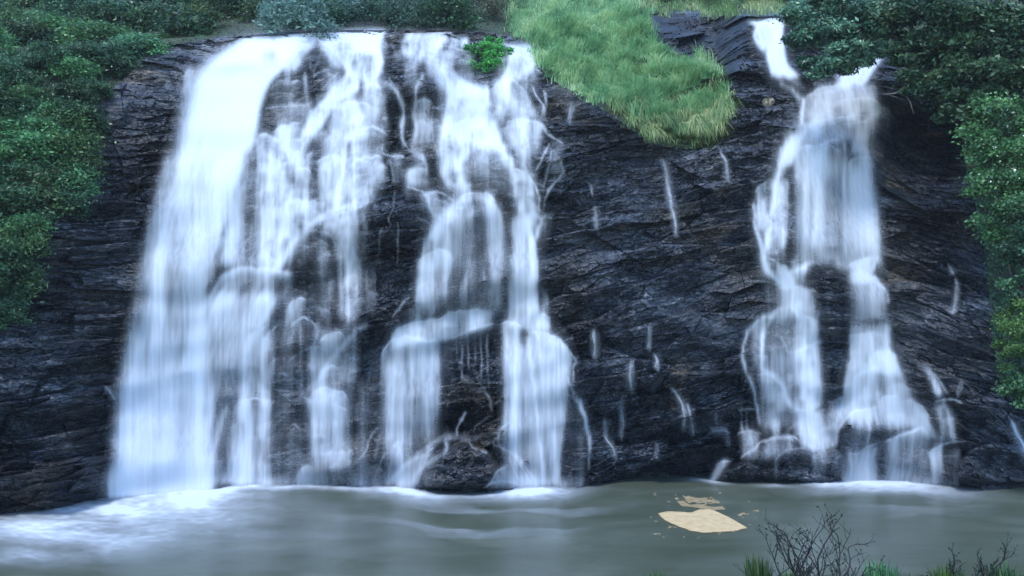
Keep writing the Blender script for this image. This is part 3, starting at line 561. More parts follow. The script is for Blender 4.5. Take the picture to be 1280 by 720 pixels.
# rock structure: layers dipping to the left, broken into blocks
sx_ = np.linspace(-32, 32, 641); slope = np.interp(sx_, [-30, -14, -8, 0, 12, 15, 18, 30], [.02, .02, .10, .22, .16, -.05, -.30, -.25])
bed = np.interp(Xw, sx_, np.cumsum(slope) * .1)
u = Xw + (fbm(Xw / 2.5, Zw / 2.5, 50, 2) - .5) * .6 + Zw * .15; v = Zw - bed + (fbm(Xw / 4, Zw / 3, 60, 2) - .5) * .6
f1, e1 = facets(u / 3.8, v / 1.0, 100)
f2, e2 = facets(u / 1.3 + 7, v / .42, 200)
f3, e3 = facets(u / .5 + 3, v / .2, 300)
f4, e4 = facets(u / .2 + 3, v / .1, 400)
rough = np.clip(.35 + 1.3 * (fbm(Xw / 3.5, Zw / 3.5, 70, 3) - .32), .3, 1.2)
smooth_zone = np.clip(blob(690, 130, 40, 40) + blob(870, 55, 60, 40) * .8 + blob(200, 90, 60, 40) * .8, 0, 1)
rough = rough * (1 - .65 * smooth_zone) * (1 - .55 * wet)
strata = np.abs(vnoise(u / 5, v / .35, 80) * 2 - 1)
wq = 1 - .72 * wet
f1b, e1b = facets(u / 5.5 + 2, v / 2.4, 500)
crk = sstep(.35, .6, fbm(Xw / 1.6, Zw / 1.2, 130, 3))
rel = 1.0 * f1b * wq + 1.0 * f1 * wq + (.55 * f2 + .27 * f3 + .11 * f4) * rough
ph_ = v / 1.9 + 1.6 * (fbm(Xw / 4.5, Zw / 5, 140, 3) - .5); fr_ = ph_ - np.floor(ph_)
gate = sstep(.40, .62, vnoise(u / 3.2, np.floor(ph_) * 3.7 + .5, 141))
rel += .62 * (fr_ ** 1.5 * (1 - sstep(.93, 1, fr_)) - .3) * gate * wq
ph2 = v / .55 + 1.2 * (fbm(Xw / 1.5, Zw / 2, 150, 3) - .5); fr2 = ph2 - np.floor(ph2)
gate2 = sstep(.45, .65, vnoise(u / 1.3, np.floor(ph2) * 3.7 + .5, 151))
rel += .22 * (fr2 ** 1.5 * (1 - sstep(.9, 1, fr2)) - .3) * gate2 * rough
rel -= .45 * (.35 * np.exp(-(e1 / .06) ** 2) + .16 * np.exp(-(e2 / .07) ** 2) + .06 * np.exp(-(e3 / .1) ** 2)) * rough * crk
rel += .05 * (strata - .5) * rough + .08 * (np.abs(vnoise(u / 9, v / .9, 81) * 2 - 1) - .5) * wq + .12 * (fbm(Xw / .3, Zw / .2, 90, 4, .6) - .5) * rough
D0 = Ds - rel - RWs * .6
# boulders at the waterline: (cx, cy, rx, ry, bulge, outline)
def dome(poly, soft, h, pw=.5):
    m = inpoly(poly, PX, PY).astype(float); b = blur(m, soft)
    return np.clip((b - .5) * 2, 0, 1) ** pw * h, m > 0
BOULD = [
 ([(524,612),(528,590),(540,572),(556,560),(575,552),(600,556),(618,566),(626,585),(630,612)], 1.5, 'dark rounded boulder at the pool edge under the middle fall'),
 ([(606,613),(612,606),(625,602),(642,604),(652,613)], .7, 'small low dark rock in the foam at the foot of the middle fall'),
 ([(732,602),(736,594),(748,592),(756,597),(758,603)], .5, 'tiny dark stone at the waterline just right of the middle fall'),
 ([(884,606),(888,594),(900,584),(925,576),(945,560),(965,549),(990,547),(1006,556),(1024,566),(1046,558),(1056,570),(1058,606)], 1.7, 'long dark boulder under the left branch of the right-hand fall'),
 ([(1186,606),(1188,585),(1200,570),(1222,556),(1250,552),(1280,558),(1310,570),(1320,606)], 1.2, 'low black boulder at the pool edge right of the right-hand fall'),
 ([(764,604),(768,592),(782,584),(798,580),(800,592),(792,604)], .5, 'small wedge-shaped dark rock at the waterline below the thin trickles'),
]
D1 = D0.copy(); bmask = []
for k, (poly, h, lab) in enumerate(BOULD):
    dm, m = dome(poly, 4 if h < 1 else 7, h)
    base = blur(np.where(np.isfinite(D0), D0, 0), 5)
    Db_ = base - dm - (.28 * f3 + .3 * f2 * .5 + .1 * f4) * .7 * (dm > 0) - .05
    bmask.append((m, Db_)); D1 = np.where(m, np.minimum(D1, Db_), D1)
def P(px, py, d):
    return np.stack([(px - 640) / F * d, d, CH - (py - 360) / F * d], -1)
def at(px, py, A_=None):
    A_ = D1 if A_ is None else A_
    xi = np.clip(np.asarray(px, float) - X0, 0, W - 1.001); yi = np.clip(np.asarray(py, float) - Y0, 0, H - 1.001)
    ix = xi.astype(int); iy = yi.astype(int); fx = xi - ix; fy = yi - iy
    return (A_[iy, ix] * (1 - fx) + A_[iy, ix + 1] * fx) * (1 - fy) + (A_[iy + 1, ix] * (1 - fx) + A_[iy + 1, ix + 1] * fx) * fy

# vegetation zones in the same grid
LEFTVEG = [(-200,-80),(370,-80),(362,20),(352,38),(300,44),(270,46),(230,54),(190,62),(160,88),(140,112),(112,140),(104,190),(98,245),(70,280),(45,310),(28,345),(18,400),(0,415),(-200,440)]
TOPVEG = [(362,-80),(362,36),(545,36),(590,38),(640,45),(640,-80)]
HILL = [(640,-80),(640,48),(664,52),(672,80),(700,96),(728,118),(756,138),(786,160),(812,176),(850,186),(890,186),(904,160),(915,120),(908,90),(870,82),(840,72),(822,56),(808,34),(800,20),(860,12),(930,18),(985,14),(985,-80)]
RIGHTVEG = [(985,-80),(985,16),(1010,30),(1060,55),(1118,62),(1150,110),(1200,140),(1210,220),(1230,300),(1240,400),(1250,480),(1300,500),(1480,520),(1480,-80)]
soil = inpoly(LEFTVEG, PX, PY) | inpoly(TOPVEG, PX, PY) | inpoly(HILL, PX, PY) | inpoly(RIGHTVEG, PX, PY)
soilf = (blur(soil.astype(float), 2) + (fbm(PX / 9, PY / 9, 9, 3) - .5) * .5) > .5
D0 = np.where(soilf, blur(D0, 3) - .1 * (fbm(PX / 6, PY / 6, 19, 3) - .5), D0)

# ------------------------------------------------------------------ materials
def mat(name): 
    m = bpy.data.materials.new(name); m.use_nodes = True; nt = m.node_tree
    for n in list(nt.nodes): nt.nodes.remove(n)
    return m, nt, nt.nodes.new, nt.links.new
def ramp(N, stops):
    r = N('ShaderNodeValToRGB'); e = r.color_ramp.elements
    while len(e) > 1: e.remove(e[-1])
    e[0].position = stops[0][0]; e[0].color = (*stops[0][1], 1)
    for p_, c in stops[1:]:
        q = e.new(p_); q.color = (*c, 1)
    return r
def rock_mat():
    m, nt, N, K = mat('wet_rock'); out = N('ShaderNodeOutputMaterial'); b = N('ShaderNodeBsdfPrincipled'); K(b.outputs[0], out.inputs[0])
    tc = N('ShaderNodeTexCoord')
    mp = N('ShaderNodeMapping'); mp.inputs['Scale'].default_value = (1, 1, 2.2); mp.inputs['Rotation'].default_value = (0, math.radians(11), 0); K(tc.outputs['Object'], mp.inputs[0])
    n1 = N('ShaderNodeTexNoise'); n1.inputs['Scale'].default_value = .55; n1.inputs['Detail'].default_value = 6; n1.inputs['Roughness'].default_value = .62; K(mp.outputs[0], n1.inputs[0])
    n2 = N('ShaderNodeTexNoise'); n2.inputs['Scale'].default_value = 4.5; n2.inputs['Detail'].default_value = 8; n2.inputs['Roughness'].default_value = .7; K(mp.outputs[0], n2.inputs[0])
    mx = N('ShaderNodeMix'); mx.data_type = 'FLOAT'; mx.inputs[0].default_value = .5; K(n1.outputs[0], mx.inputs[2]); K(n2.outputs[0], mx.inputs[3])
    r = ramp(N, [(.36, (.003, .004, .006)), (.44, (.007, .009, .013)), (.51, (.018, .023, .031)), (.58, (.048, .055, .066)), (.70, (.17, .17, .17))]); K(mx.outputs[0], r.inputs[0])
    n3 = N('ShaderNodeTexNoise'); n3.inputs['Scale'].default_value = .22; n3.inputs['Detail'].default_value = 5; K(tc.outputs['Object'], n3.inputs[0])
    r3 = ramp(N, [(.52, (0, 0, 0)), (.68, (1, 1, 1))]); K(n3.outputs[0], r3.inputs[0])
    m2 = N('ShaderNodeMix'); m2.data_type = 'RGBA'; m2.blend_type = 'MULTIPLY'; K(r3.outputs[0], m2.inputs[0]); K(r.outputs[0], m2.inputs[6]); m2.inputs[7].default_value = (1.5, 1.1, .7, 1)
    n5 = N('ShaderNodeTexNoise'); n5.inputs['Scale'].default_value = .16; n5.inputs['Detail'].default_value = 4; K(mp.outputs[0], n5.inputs[0])
    m5 = N('ShaderNodeMapRange'); m5.inputs[1].default_value = .36; m5.inputs[2].default_value = .64; m5.inputs[3].default_value = .45; m5.inputs[4].default_value = 2.1; K(n5.outputs[0], m5.inputs[0])
    h5 = N('ShaderNodeHueSaturation'); K(m5.outputs[0], h5.inputs['Value']); K(m2.outputs[2], h5.inputs['Color']); K(h5.outputs[0], b.inputs['Base Color'])
    rr = ramp(N, [(.35, (.22, .22, .22)), (.65, (.55, .55, .55))]); K(n2.outputs[0], rr.inputs[0]); K(rr.outputs[0], b.inputs['Roughness'])
    b.inputs['Specular IOR Level'].default_value = .5
    n4 = N('ShaderNodeTexNoise'); n4.inputs['Scale'].default_value = 13; n4.inputs['Detail'].default_value = 5; K(mp.outputs[0], n4.inputs[0])
    bu = N('ShaderNodeBump'); bu.inputs['Strength'].default_value = .7; bu.inputs['Distance'].default_value = .06; K(n4.outputs[0], bu.inputs['Height']); K(bu.outputs[0], b.inputs['Normal'])
    return m
ROCK = rock_mat()
def simple(name, c1, c2, scale, rough=.9, bump=0):
    m, nt, N, K = mat(name); out = N('ShaderNodeOutputMaterial'); b = N('ShaderNodeBsdfPrincipled'); K(b.outputs[0], out.inputs[0])
    tc = N('ShaderNodeTexCoord'); n = N('ShaderNodeTexNoise'); n.inputs['Scale'].default_value = scale; n.inputs['Detail'].default_value = 6; K(tc.outputs['Object'], n.inputs[0])
    r = ramp(N, [(.35, c1), (.65, c2)]); K(n.outputs[0], r.inputs[0]); K(r.outputs[0], b.inputs['Base Color']); b.inputs['Roughness'].default_value = rough
    if bump:
        bu = N('ShaderNodeBump'); bu.inputs['Strength'].default_value = .6; bu.inputs['Distance'].default_value = bump; K(n.outputs[0], bu.inputs['Height']); K(bu.outputs[0], b.inputs['Normal'])
    return m
SOIL = simple('mossy_soil', (.012, .016, .008), (.035, .055, .018), 2.5, bump=.05)
BARK = simple('bark', (.03, .025, .022), (.09, .075, .06), 9, bump=.02)
DARKBARK = simple('twig_bark', (.012, .011, .013), (.03, .027, .026), 20)
def water_mat(name, tint=(.79, .86, .93), tr=.3):
    m, nt, N, K = mat(name); out = N('ShaderNodeOutputMaterial')
    d = N('ShaderNodeBsdfDiffuse'); d.inputs[0].default_value = (*tint, 1); t = N('ShaderNodeBsdfTranslucent'); t.inputs[0].default_value = (*tint, 1)
    mx = N('ShaderNodeMixShader'); mx.inputs[0].default_value = tr; K(d.outputs[0], mx.inputs[1]); K(t.outputs[0], mx.inputs[2])
    tp = N('ShaderNodeBsdfTransparent'); a = N('ShaderNodeAttribute'); a.attribute_name = 'dens'
    tc = N('ShaderNodeTexCoord'); mp = N('ShaderNodeMapping'); mp.inputs['Scale'].default_value = (5, 2, .3); K(tc.outputs['Object'], mp.inputs[0])
    n = N('ShaderNodeTexNoise'); n.inputs['Scale'].default_value = 1.6; n.inputs['Detail'].default_value = 3; K(mp.outputs[0], n.inputs[0])
    # fine fibres of falling water, strongest where the sheet is thin
    s1 = N('ShaderNodeMath'); s1.operation = 'SUBTRACT'; K(n.outputs[0], s1.inputs[0]); s1.inputs[1].default_value = .5
    inv = N('ShaderNodeMath'); inv.operation = 'SUBTRACT'; inv.inputs[0].default_value = 1.1; K(a.outputs['Fac'], inv.inputs[1])
    s2 = N('ShaderNodeMath'); s2.operation = 'MULTIPLY'; K(s1.outputs[0], s2.inputs[0]); K(inv.outputs[0], s2.inputs[1])
    s3 = N('ShaderNodeMath'); s3.operation = 'MULTIPLY_ADD'; K(s2.outputs[0], s3.inputs[0]); s3.inputs[1].default_value = 1.2; s3.inputs[2].default_value = 1
    s4 = N('ShaderNodeMath'); s4.operation = 'MULTIPLY'; s4.use_clamp = True; K(s3.outputs[0], s4.inputs[0]); K(a.outputs['Fac'], s4.inputs[1])
    m2 = N('ShaderNodeMixShader'); K(s4.outputs[0], m2.inputs[0]); K(tp.outputs[0], m2.inputs[1]); K(mx.outputs[0], m2.inputs[2]); K(m2.outputs[0], out.inputs[0])
    return m
FALL = water_mat('falling_water')
def foam_mat(name, tint):
    m, nt, N, K = mat(name); out = N('ShaderNodeOutputMaterial')
    d = N('ShaderNodeBsdfDiffuse'); d.inputs[0].default_value = (*tint, 1); tp = N('ShaderNodeBsdfTransparent'); a = N('ShaderNodeAttribute'); a.attribute_name = 'dens'
    m2 = N('ShaderNodeMixShader'); K(a.outputs['Fac'], m2.inputs[0]); K(tp.outputs[0], m2.inputs[1]); K(d.outputs[0], m2.inputs[2]); K(m2.outputs[0], out.inputs[0])
    return m
FOAM = foam_mat('white_foam', (.66, .73, .80)); SCUM = foam_mat('tan_foam', (.62, .45, .22))
_n = SCUM.node_tree; _d = [n for n in _n.nodes if n.type == 'BSDF_DIFFUSE'][0]; _t = _n.nodes.new('ShaderNodeTexCoord'); _x = _n.nodes.new('ShaderNodeTexNoise'); _x.inputs['Scale'].default_value = 3.0; _x.inputs['Detail'].default_value = 7
_n.links.new(_t.outputs['Object'], _x.inputs[0]); _r = ramp(_n.nodes.new, [(.3, (.46, .35, .19)), (.5, (.54, .41, .23)), (.7, (.60, .47, .28))]); _n.links.new(_x.outputs[0], _r.inputs[0]); _n.links.new(_r.outputs[0], _d.inputs[0])
def pool_mat():
    m, nt, N, K = mat('murky_water'); out = N('ShaderNodeOutputMaterial'); b = N('ShaderNodeBsdfPrincipled'); K(b.outputs[0], out.inputs[0])
    tc = N('ShaderNodeTexCoord'); mp = N('ShaderNodeMapping'); mp.inputs['Scale'].default_value = (.3, .55, 1); K(tc.outputs['Object'], mp.inputs[0])
    n = N('ShaderNodeTexNoise'); n.inputs['Scale'].default_value = .8; n.inputs['Detail'].default_value = 5; n.inputs['Distortion'].default_value = .6; K(mp.outputs[0], n.inputs[0])
    r = ramp(N, [(.28, (.058, .072, .048)), (.55, (.082, .10, .074)), (.75, (.12, .14, .11))]); K(n.outputs[0], r.inputs[0]); K(r.outputs[0], b.inputs['Base Color'])
    b.inputs['Roughness'].default_value = .3; b.inputs['IOR'].default_value = 1.33
    n2 = N('ShaderNodeTexNoise'); n2.inputs['Scale'].default_value = 3.5; n2.inputs['Detail'].default_value = 4; K(mp.outputs[0], n2.inputs[0])
    bu = N('ShaderNodeBump'); bu.inputs['Strength'].default_value = .3; bu.inputs['Distance'].default_value = .035; K(n2.outputs[0], bu.inputs['Height']); K(bu.outputs[0], b.inputs['Normal'])
    return m
POOL = pool_mat()
def leaf_mat(name, stops, tr=.25, rough=.5):
    m, nt, N, K = mat(name); out = N('ShaderNodeOutputMaterial'); b = N('ShaderNodeBsdfPrincipled')
    a = N('ShaderNodeAttribute'); a.attribute_name = 'rnd'; r = ramp(N, stops); K(a.outputs['Fac'], r.inputs[0])
    oi = N('ShaderNodeObjectInfo'); hs = N('ShaderNodeHueSaturation'); K(r.outputs[0], hs.inputs['Color'])
    mr = N('ShaderNodeMapRange'); mr.inputs[3].default_value = .7; mr.inputs[4].default_value = 1.7; K(oi.outputs['Random'], mr.inputs[0]); K(mr.outputs[0], hs.inputs['Value'])
    mh = N('ShaderNodeMapRange'); mh.inputs[3].default_value = .46; mh.inputs[4].default_value = .54; K(oi.outputs['Random'], mh.inputs[0]); K(mh.outputs[0], hs.inputs['Hue'])
    K(hs.outputs[0], b.inputs['Base Color']); b.inputs['Roughness'].default_value = rough; b.inputs['Specular IOR Level'].default_value = .35
    t = N('ShaderNodeBsdfTranslucent'); K(hs.outputs[0], t.inputs[0]); mx = N('ShaderNodeMixShader'); mx.inputs[0].default_value = tr
    K(b.outputs[0], mx.inputs[1]); K(t.outputs[0], mx.inputs[2]); K(mx.outputs[0], out.inputs[0])
    return m
L_DARK = leaf_mat('dark_leaves', [(0, (.008, .022, .012)), (.45, (.022, .06, .028)), (.8, (.06, .14, .06)), (1, (.13, .24, .11))], rough=.38)
L_MID = leaf_mat('green_leaves', [(0, (.016, .045, .02)), (.45, (.045, .12, .045)), (.8, (.10, .23, .08)), (1, (.18, .32, .13))], rough=.4)
L_BRIGHT = leaf_mat('bright_leaves', [(0, (.012, .05, .014)), (.5, (.06, .19, .035)), (1, (.14, .32, .08))])
L_TREE = leaf_mat('tree_leaves', [(0, (.008, .022, .014)), (.4, (.025, .07, .04)), (.7, (.08, .18, .10)), (1, (.22, .38, .22))], rough=.35)
L_HAZED = leaf_mat('haze_tinted_leaves', [(0, (.03, .06, .055)), (.5, (.075, .15, .125)), (1, (.17, .30, .23))])  # distance haze put into the leaf colour: paler and bluer green
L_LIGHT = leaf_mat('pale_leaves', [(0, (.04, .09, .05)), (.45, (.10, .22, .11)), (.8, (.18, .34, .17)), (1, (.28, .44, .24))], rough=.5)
L_YEL = leaf_mat('yellowing_leaves', [(0, (.015, .04, .012)), (.5, (.05, .10, .025)), (1, (.15, .24, .06))])
L_DUSK = leaf_mat('olive_leaves', [(0, (.035, .045, .025)), (.5, (.08, .09, .05)), (1, (.14, .14, .09))])
L_GRASS = leaf_mat('grass_blades', [(0, (.05, .13, .065)), (.35, (.15, .34, .16)), (.7, (.29, .50, .24)), (1, (.50, .64, .36))], tr=.35, rough=.6)
L_DRY = leaf_mat('drying_grass', [(0, (.06, .10, .04)), (.5, (.15, .21, .08)), (1, (.30, .30, .15))], tr=.35, rough=.6)
L_WHITE = leaf_mat('white_petals', [(0, (.6, .62, .6)), (1, (.8, .8, .78))])

# ------------------------------------------------------------------ cliff and hillside
def grid_mesh(name, Dm, mask_cells, m, smooth, attrs=None, mat_=None):
    """cells (quads) selected by mask over the view grid"""
    use = np.zeros((H, W), bool); c = mask_cells
    use[:-1, :-1] |= c; use[1:, :-1] |= c; use[:-1, 1:] |= c; use[1:, 1:] |= c
    idx = -np.ones((H, W), np.int64); idx[use] = np.arange(use.sum())
    V = P(PX[use], PY[use], Dm[use])
    yy, xx = np.nonzero(c)
    q = np.stack([idx[yy, xx], idx[yy + 1, xx], idx[yy + 1, xx + 1], idx[yy, xx + 1]], 1)
    at_ = {k: a[use] for k, a in (attrs or {}).items()}
    return mesh_np(name, V, quads=q, attrs=at_, smooth=smooth, mat=mat_)
cell_s = soilf[:-1, :-1]
o = link('cliff', grid_mesh('cliff', D0, ~cell_s, None, False, mat_=ROCK)); tag(o, kind='structure')
o = link('hillside', grid_mesh('hillside', D0, cell_s, None, True, mat_=SOIL)); tag(o, kind='structure')
for k, (m, Dk) in enumerate(bmask):
    cm = (m[:-1, :-1] & m[1:, :-1] & m[:-1, 1:] & m[1:, 1:])
    use = np.zeros((H, W), bool); use[:-1, :-1] |= cm; use[1:, :-1] |= cm; use[:-1, 1:] |= cm; use[1:, 1:] |= cm
    idx = -np.ones((H, W), np.int64); n = use.sum(); idx[use] = np.arange(n)
    Vf = P(PX[use], PY[use], Dk[use]); Vb = P(PX[use], PY[use], blur(D0, 4)[use] + 1.2)
    yy, xx = np.nonzero(cm); q = np.stack([idx[yy, xx], idx[yy + 1, xx], idx[yy + 1, xx + 1], idx[yy, xx + 1]], 1)
    ed = np.concatenate([q[:, [0, 1]], q[:, [1, 2]], q[:, [2, 3]], q[:, [3, 0]]]); key = np.sort(ed, 1) @ np.array([n, 1])
    _, inv, cnt = np.unique(key, return_inverse=True, return_counts=True); be = ed[cnt[inv] == 1]
    side = np.stack([be[:, 0], be[:, 0] + n, be[:, 1] + n, be[:, 1]], 1)
    o = link('boulder', mesh_np('boulder', np.concatenate([Vf, Vb]), quads=np.concatenate([q, q[:, ::-1] + n, side[:, ::-1]]), mat=ROCK))
    tag(o, BOULD[k][2], 'boulder', 'boulders at the foot of the cliff')

sb = bmesh.new(); bmesh.ops.create_icosphere(sb, subdivisions=4, radius=1)
for v_ in sb.verts:
    n_ = v_.co.copy(); k_ = float(fbm(np.array(n_.x * 2 + 5), np.array(n_.z * 2 + n_.y), 7, 3)) * .7 + .65
    v_.co = Vector((n_.x * .30, n_.y * .25, n_.z * .30)) * k_
me = bpy.data.meshes.new('pale_stone'); sb.to_mesh(me); sb.free(); me.materials.append(simple('pale_rock', (.16, .14, .10), (.34, .31, .24), 5, bump=.03))
o = link('pale_stone', me, None, P(960., 128., float(at(960, 128, D0)) - .02)); tag(o, 'single pale yellowish stone on dark rock between the grass and the right-hand fall', 'stone')

# ------------------------------------------------------------------ falling water
Kk = 5.0; dref = blur(D1, 25)
Dw = dref - np.log(blur(np.exp(np.clip(-Kk * (D1 - dref), -12, 12)), 7, 7).clip(1e-6)) / Kk
Dw = blur(Dw, 6, 5) - .12
Dw = blur(np.minimum(Dw, D1 - .06), 6, 5) - .10
Dw = blur(np.minimum(Dw, D1 - .03), 2.5, 2.5) - .08

def fall_mesh(fld, off=0.0, thr=.012):
    d = fld.dens(); m = d > thr
    c = m[:-1, :-1] | m[1:, :-1] | m[:-1, 1:] | m[1:, 1:]
    zc = (CH - (PY - 360) / F * Dw)[:-1, :-1] > -.15
    return grid_mesh('falling_water', Dw - off, c & zc, None, True, {'dens': np.clip(d, 0, 1)}, FALL)
falls = []
for fld, off, lab in ((A, .03, 'broad white main waterfall, tallest and widest, filling the left part of the cliff'),
                      (Mi, .0, 'middle waterfall stepping down over dark shelves, bright green bush at its brink'),
                      (C, .0, 'narrow stepped waterfall under the overhanging tree, splitting round a dark rock pillar')):
    px_ = 640 + 0 * 0
    e = empty('waterfall'); tag(e, lab, 'waterfall', 'waterfalls down the cliff')
    link('water_curtain', fall_mesh(fld, off), e); falls.append(e)
for f, lab in TF:
    o = link('water_trickle', fall_mesh(f, .02, .02)); tag(o, lab, 'trickle', 'thin trickles on the bare rock')

# ------------------------------------------------------------------ pool and foam
def sheet(name, x0, x1, y0, y1, z, m):
    return mesh_np(name, np.array([(x0, y0, z), (x1, y0, z), (x1, y1, z), (x0, y1, z)]), quads=[(0, 1, 2, 3)], mat=m)
o = link('pool_water', sheet('pool_water', -90, 90, 20, 60, 0, POOL)); tag(o, kind='structure')
fy = np.arange(596, 721, 1.0); fx = np.arange(-60, 1300, 1.5)
FX, FY = np.meshgrid(fx, fy); FD = CH * F / (FY - 360)
def fb(cx, cy, rx, ry, p=2): return np.exp(-((np.abs(FX - cx) / rx) ** p + (np.abs(FY - cy) / ry) ** p))
zr = CH - (PY - 360) / F * np.minimum(Dw, D1); wrow = Y0 + (zr > .02).sum(0).astype(float)
wrow = np.convolve(np.pad(wrow, 4, mode='edge'), np.ones(9) / 9, 'valid')
wnom = np.interp(fx, [-200,0,60,130,250,300,400,700,760,1000,1190,1480], [672,643,634,621,611,608,607,606,604,603,605,602])
FYo = FY; FY = FYo - (np.interp(fx, gx, wrow) - wnom)[None]     # froth coordinates measured from the real foot of the rock
sw = fbm(FX / 130 + FY / 30, FY / 13 - FX / 260, 21, 4, .42); sw2 = fbm(FX / 26, FY / 4, 33, 4)
wlf = np.interp(FX, [-200,0,60,130,250,300,400,700,760,1000,1190,1480], [672,643,634,621,611,608,607,606,604,603,605,602])
FA = .9 * fb(205, 614, 95, 22) + .6 * fb(245, 628, 60, 18) + .95 * fb(120, 640, 110, 15) + .75 * fb(20, 662, 110, 12) + .4 * fb(110, 668, 90, 16) + .35 * fb(30, 690, 90, 14) + .12 * fb(300, 660, 200, 40)
streak = sstep(.3, .75, sw) 
FA = FA * (.5 + .5 * np.clip(streak + .6 * fb(215, 614, 75, 14), 0, 1))
FA += .55 * np.exp(-((FY - wlf) / 3.2) ** 2) * sstep(255, 290, FX) * (1 - sstep(455, 475, FX)) * (.6 + .8 * sw2)
FM = .9 * fb(500, 608, 36, 5) + .3 * fb(510, 613, 46, 8) + .95 * fb(668, 606, 42, 5.5) + .45 * fb(665, 612, 50, 7) + .3 * fb(560, 609, 90, 3) + .2 * fb(620, 640, 120, 24)*sstep(.5,.7,sw)
FC = .95 * fb(1110, 605, 70, 4) + .6 * fb(1115, 611, 80, 6) + .8 * fb(1030, 602, 22, 4) + .35 * fb(968, 606, 20, 2.5) + .5 * fb(885, 605, 22, 2) + .15 * fb(1120, 625, 90, 14)*sstep(.5,.7,sw)
for e, fa, z in ((falls[0], FA, .035), (falls[1], FM, .045), (falls[2], FC, .035)):
    fa = fa * (.35 + .55 * fbm(FX / 12, FY / 1.8, 91, 3) + .65 * vnoise(FX / 35, FY / 14, 92))
    fa = np.clip(fa * (.8 + .4 * vnoise(FX / 9, FY / 2.5, 95)), 0, .9) * sstep(-9, -5, FY - wlf); m = fa > .015; c = m[:-1, :-1] | m[1:, 1:] | m[1:, :-1] | m[:-1, 1:]
    n0, n1 = FX.shape; idx = np.arange(n0 * n1).reshape(n0, n1)
    yy, xx = np.nonzero(c); q = np.stack([idx[yy + 1, xx], idx[yy + 1, xx + 1], idx[yy, xx + 1], idx[yy, xx]], 1)
    us, inv = np.unique(q, return_inverse=True)
    V = np.stack([(FX - 640) / F * FD, FD, np.full(FX.shape, z) + .03 * fa + .06 * fa * np.exp(-((FY - wlf) / 6) ** 2)], -1).reshape(-1, 3)[us]
    link('foam', mesh_np('foam', V, quads=inv.reshape(-1, 4), attrs={'dens': fa.ravel()[us]}, smooth=True, mat=FOAM), e)
# tan scum drifting on the pool
px2 = np.arange(805, 950, .5); py2 = np.arange(615, 675, .5); SX, SY = np.meshgrid(px2, py2); SD = CH * F / (SY - 360)
nn = (fbm(SX / 9, SY / 4, 71, 4) - .5)
def scum(poly, e=1.2):
    m = blur2 = inpoly(poly, SX, SY).astype(float); return m
def blur_s(A_, s_):
    f_y = np.fft.fftfreq(A_.shape[0])[:, None]; f_x = np.fft.rfftfreq(A_.shape[1])[None]
    return np.fft.irfft2(np.fft.rfft2(A_) * np.exp(-2 * math.pi ** 2 * s_ * s_ * (f_x ** 2 + f_y ** 2)), s=A_.shape)
body = blur_s(scum([(822,643),(834,640),(852,641),(864,642),(874,638),(885,637),(898,641),(912,648),(926,656),(935,661),(922,664),(902,666),(880,667),(862,664),(846,658),(832,652)]), 1.4)
d1_ = sstep(.3, .75, body + nn * .5) * .96
frag = blur_s(scum([(846,627),(866,631),(884,633),(904,634),(909,639),(886,638),(868,636),(852,633)]), 2)
d2_ = sstep(.42, .6, frag + nn * 1.8) * .5
fr3 = blur_s(scum([(850,620),(890,622),(905,632),(860,630)]), 3); d3_ = sstep(.55, .62, fr3 * .8 + (fbm(SX / 3.5, SY / 1.6, 77, 3) - .5) * 1.0) * .5
dd = np.clip(np.maximum(np.maximum(d1_, d2_), d3_), 0, 1); m = dd > .02; c = m[:-1, :-1] | m[1:, 1:]
n0, n1 = SX.shape; idx = np.arange(n0 * n1).reshape(n0, n1); yy, xx = np.nonzero(c)
q = np.stack([idx[yy + 1, xx], idx[yy + 1, xx + 1], idx[yy, xx + 1], idx[yy, xx]], 1); us, inv = np.unique(q, return_inverse=True)
V = np.stack([(SX - 640) / F * SD, SD, .02 + .03 * dd], -1).reshape(-1, 3)[us]
o = link('foam_patch', mesh_np('foam_patch', V, quads=inv.reshape(-1, 4), attrs={'dens': dd.ravel()[us]}, smooth=True, mat=SCUM))
tag(o, 'tan patch of scum floating on the pool, pointed at one end', 'foam patch')

# ------------------------------------------------------------------ plants
rng = np.random.default_rng(5)
def leaf_quads(C_, size, up=.45, asp=.5, droop=0.0, rnd=None, r=rng):
    """one pointed, slightly folded leaf (two triangles-quads) at each centre"""
    n = len(C_)
    d = r.normal(size=(n, 3)); d[:, 2] = d[:, 2] * .6 - droop; d /= np.linalg.norm(d, axis=1)[:, None]
    nr = r.normal(size=(n, 3)); nr[:, 2] += up * 2; nr[:, 1] -= up
    s = np.cross(d, nr); s /= np.maximum(np.linalg.norm(s, axis=1), 1e-6)[:, None]
    sz = size * r.uniform(.6, 1.35, n)[:, None]
    V = np.stack([C_ - d * sz * .5, C_ + s * sz * asp * .5 + d * sz * .05, C_ + d * sz * .5, C_ - s * sz * asp * .5 + d * sz * .05], 1).reshape(-1, 3)
    q = np.arange(4 * n).reshape(n, 4)
    rr = r.random(n) if rnd is None else rnd
    return V, q, np.repeat(rr, 4)
def clump_points(n, rad, nc, r, shell=.55, spread=.22, low=-.35, flat=1.0):
    """points in leafy clumps around an uneven ellipsoid"""
    rad = np.array(rad, float)
    c = r.normal(size=(nc, 3)); c /= np.linalg.norm(c, axis=1)[:, None]; c[:, 2] = np.where(c[:, 2] < low, -c[:, 2], c[:, 2])
    c *= (shell + (1.08 - shell) * r.random(nc) ** .5)[:, None]
    k = r.integers(0, nc, n); cs = r.uniform(.5, 1.3, nc)[k][:, None]
    p = c[k] + r.normal(size=(n, 3)) * spread * cs * np.array([1, 1, .75 * flat])
    t = r.random(nc)[k]
    return p * rad, t
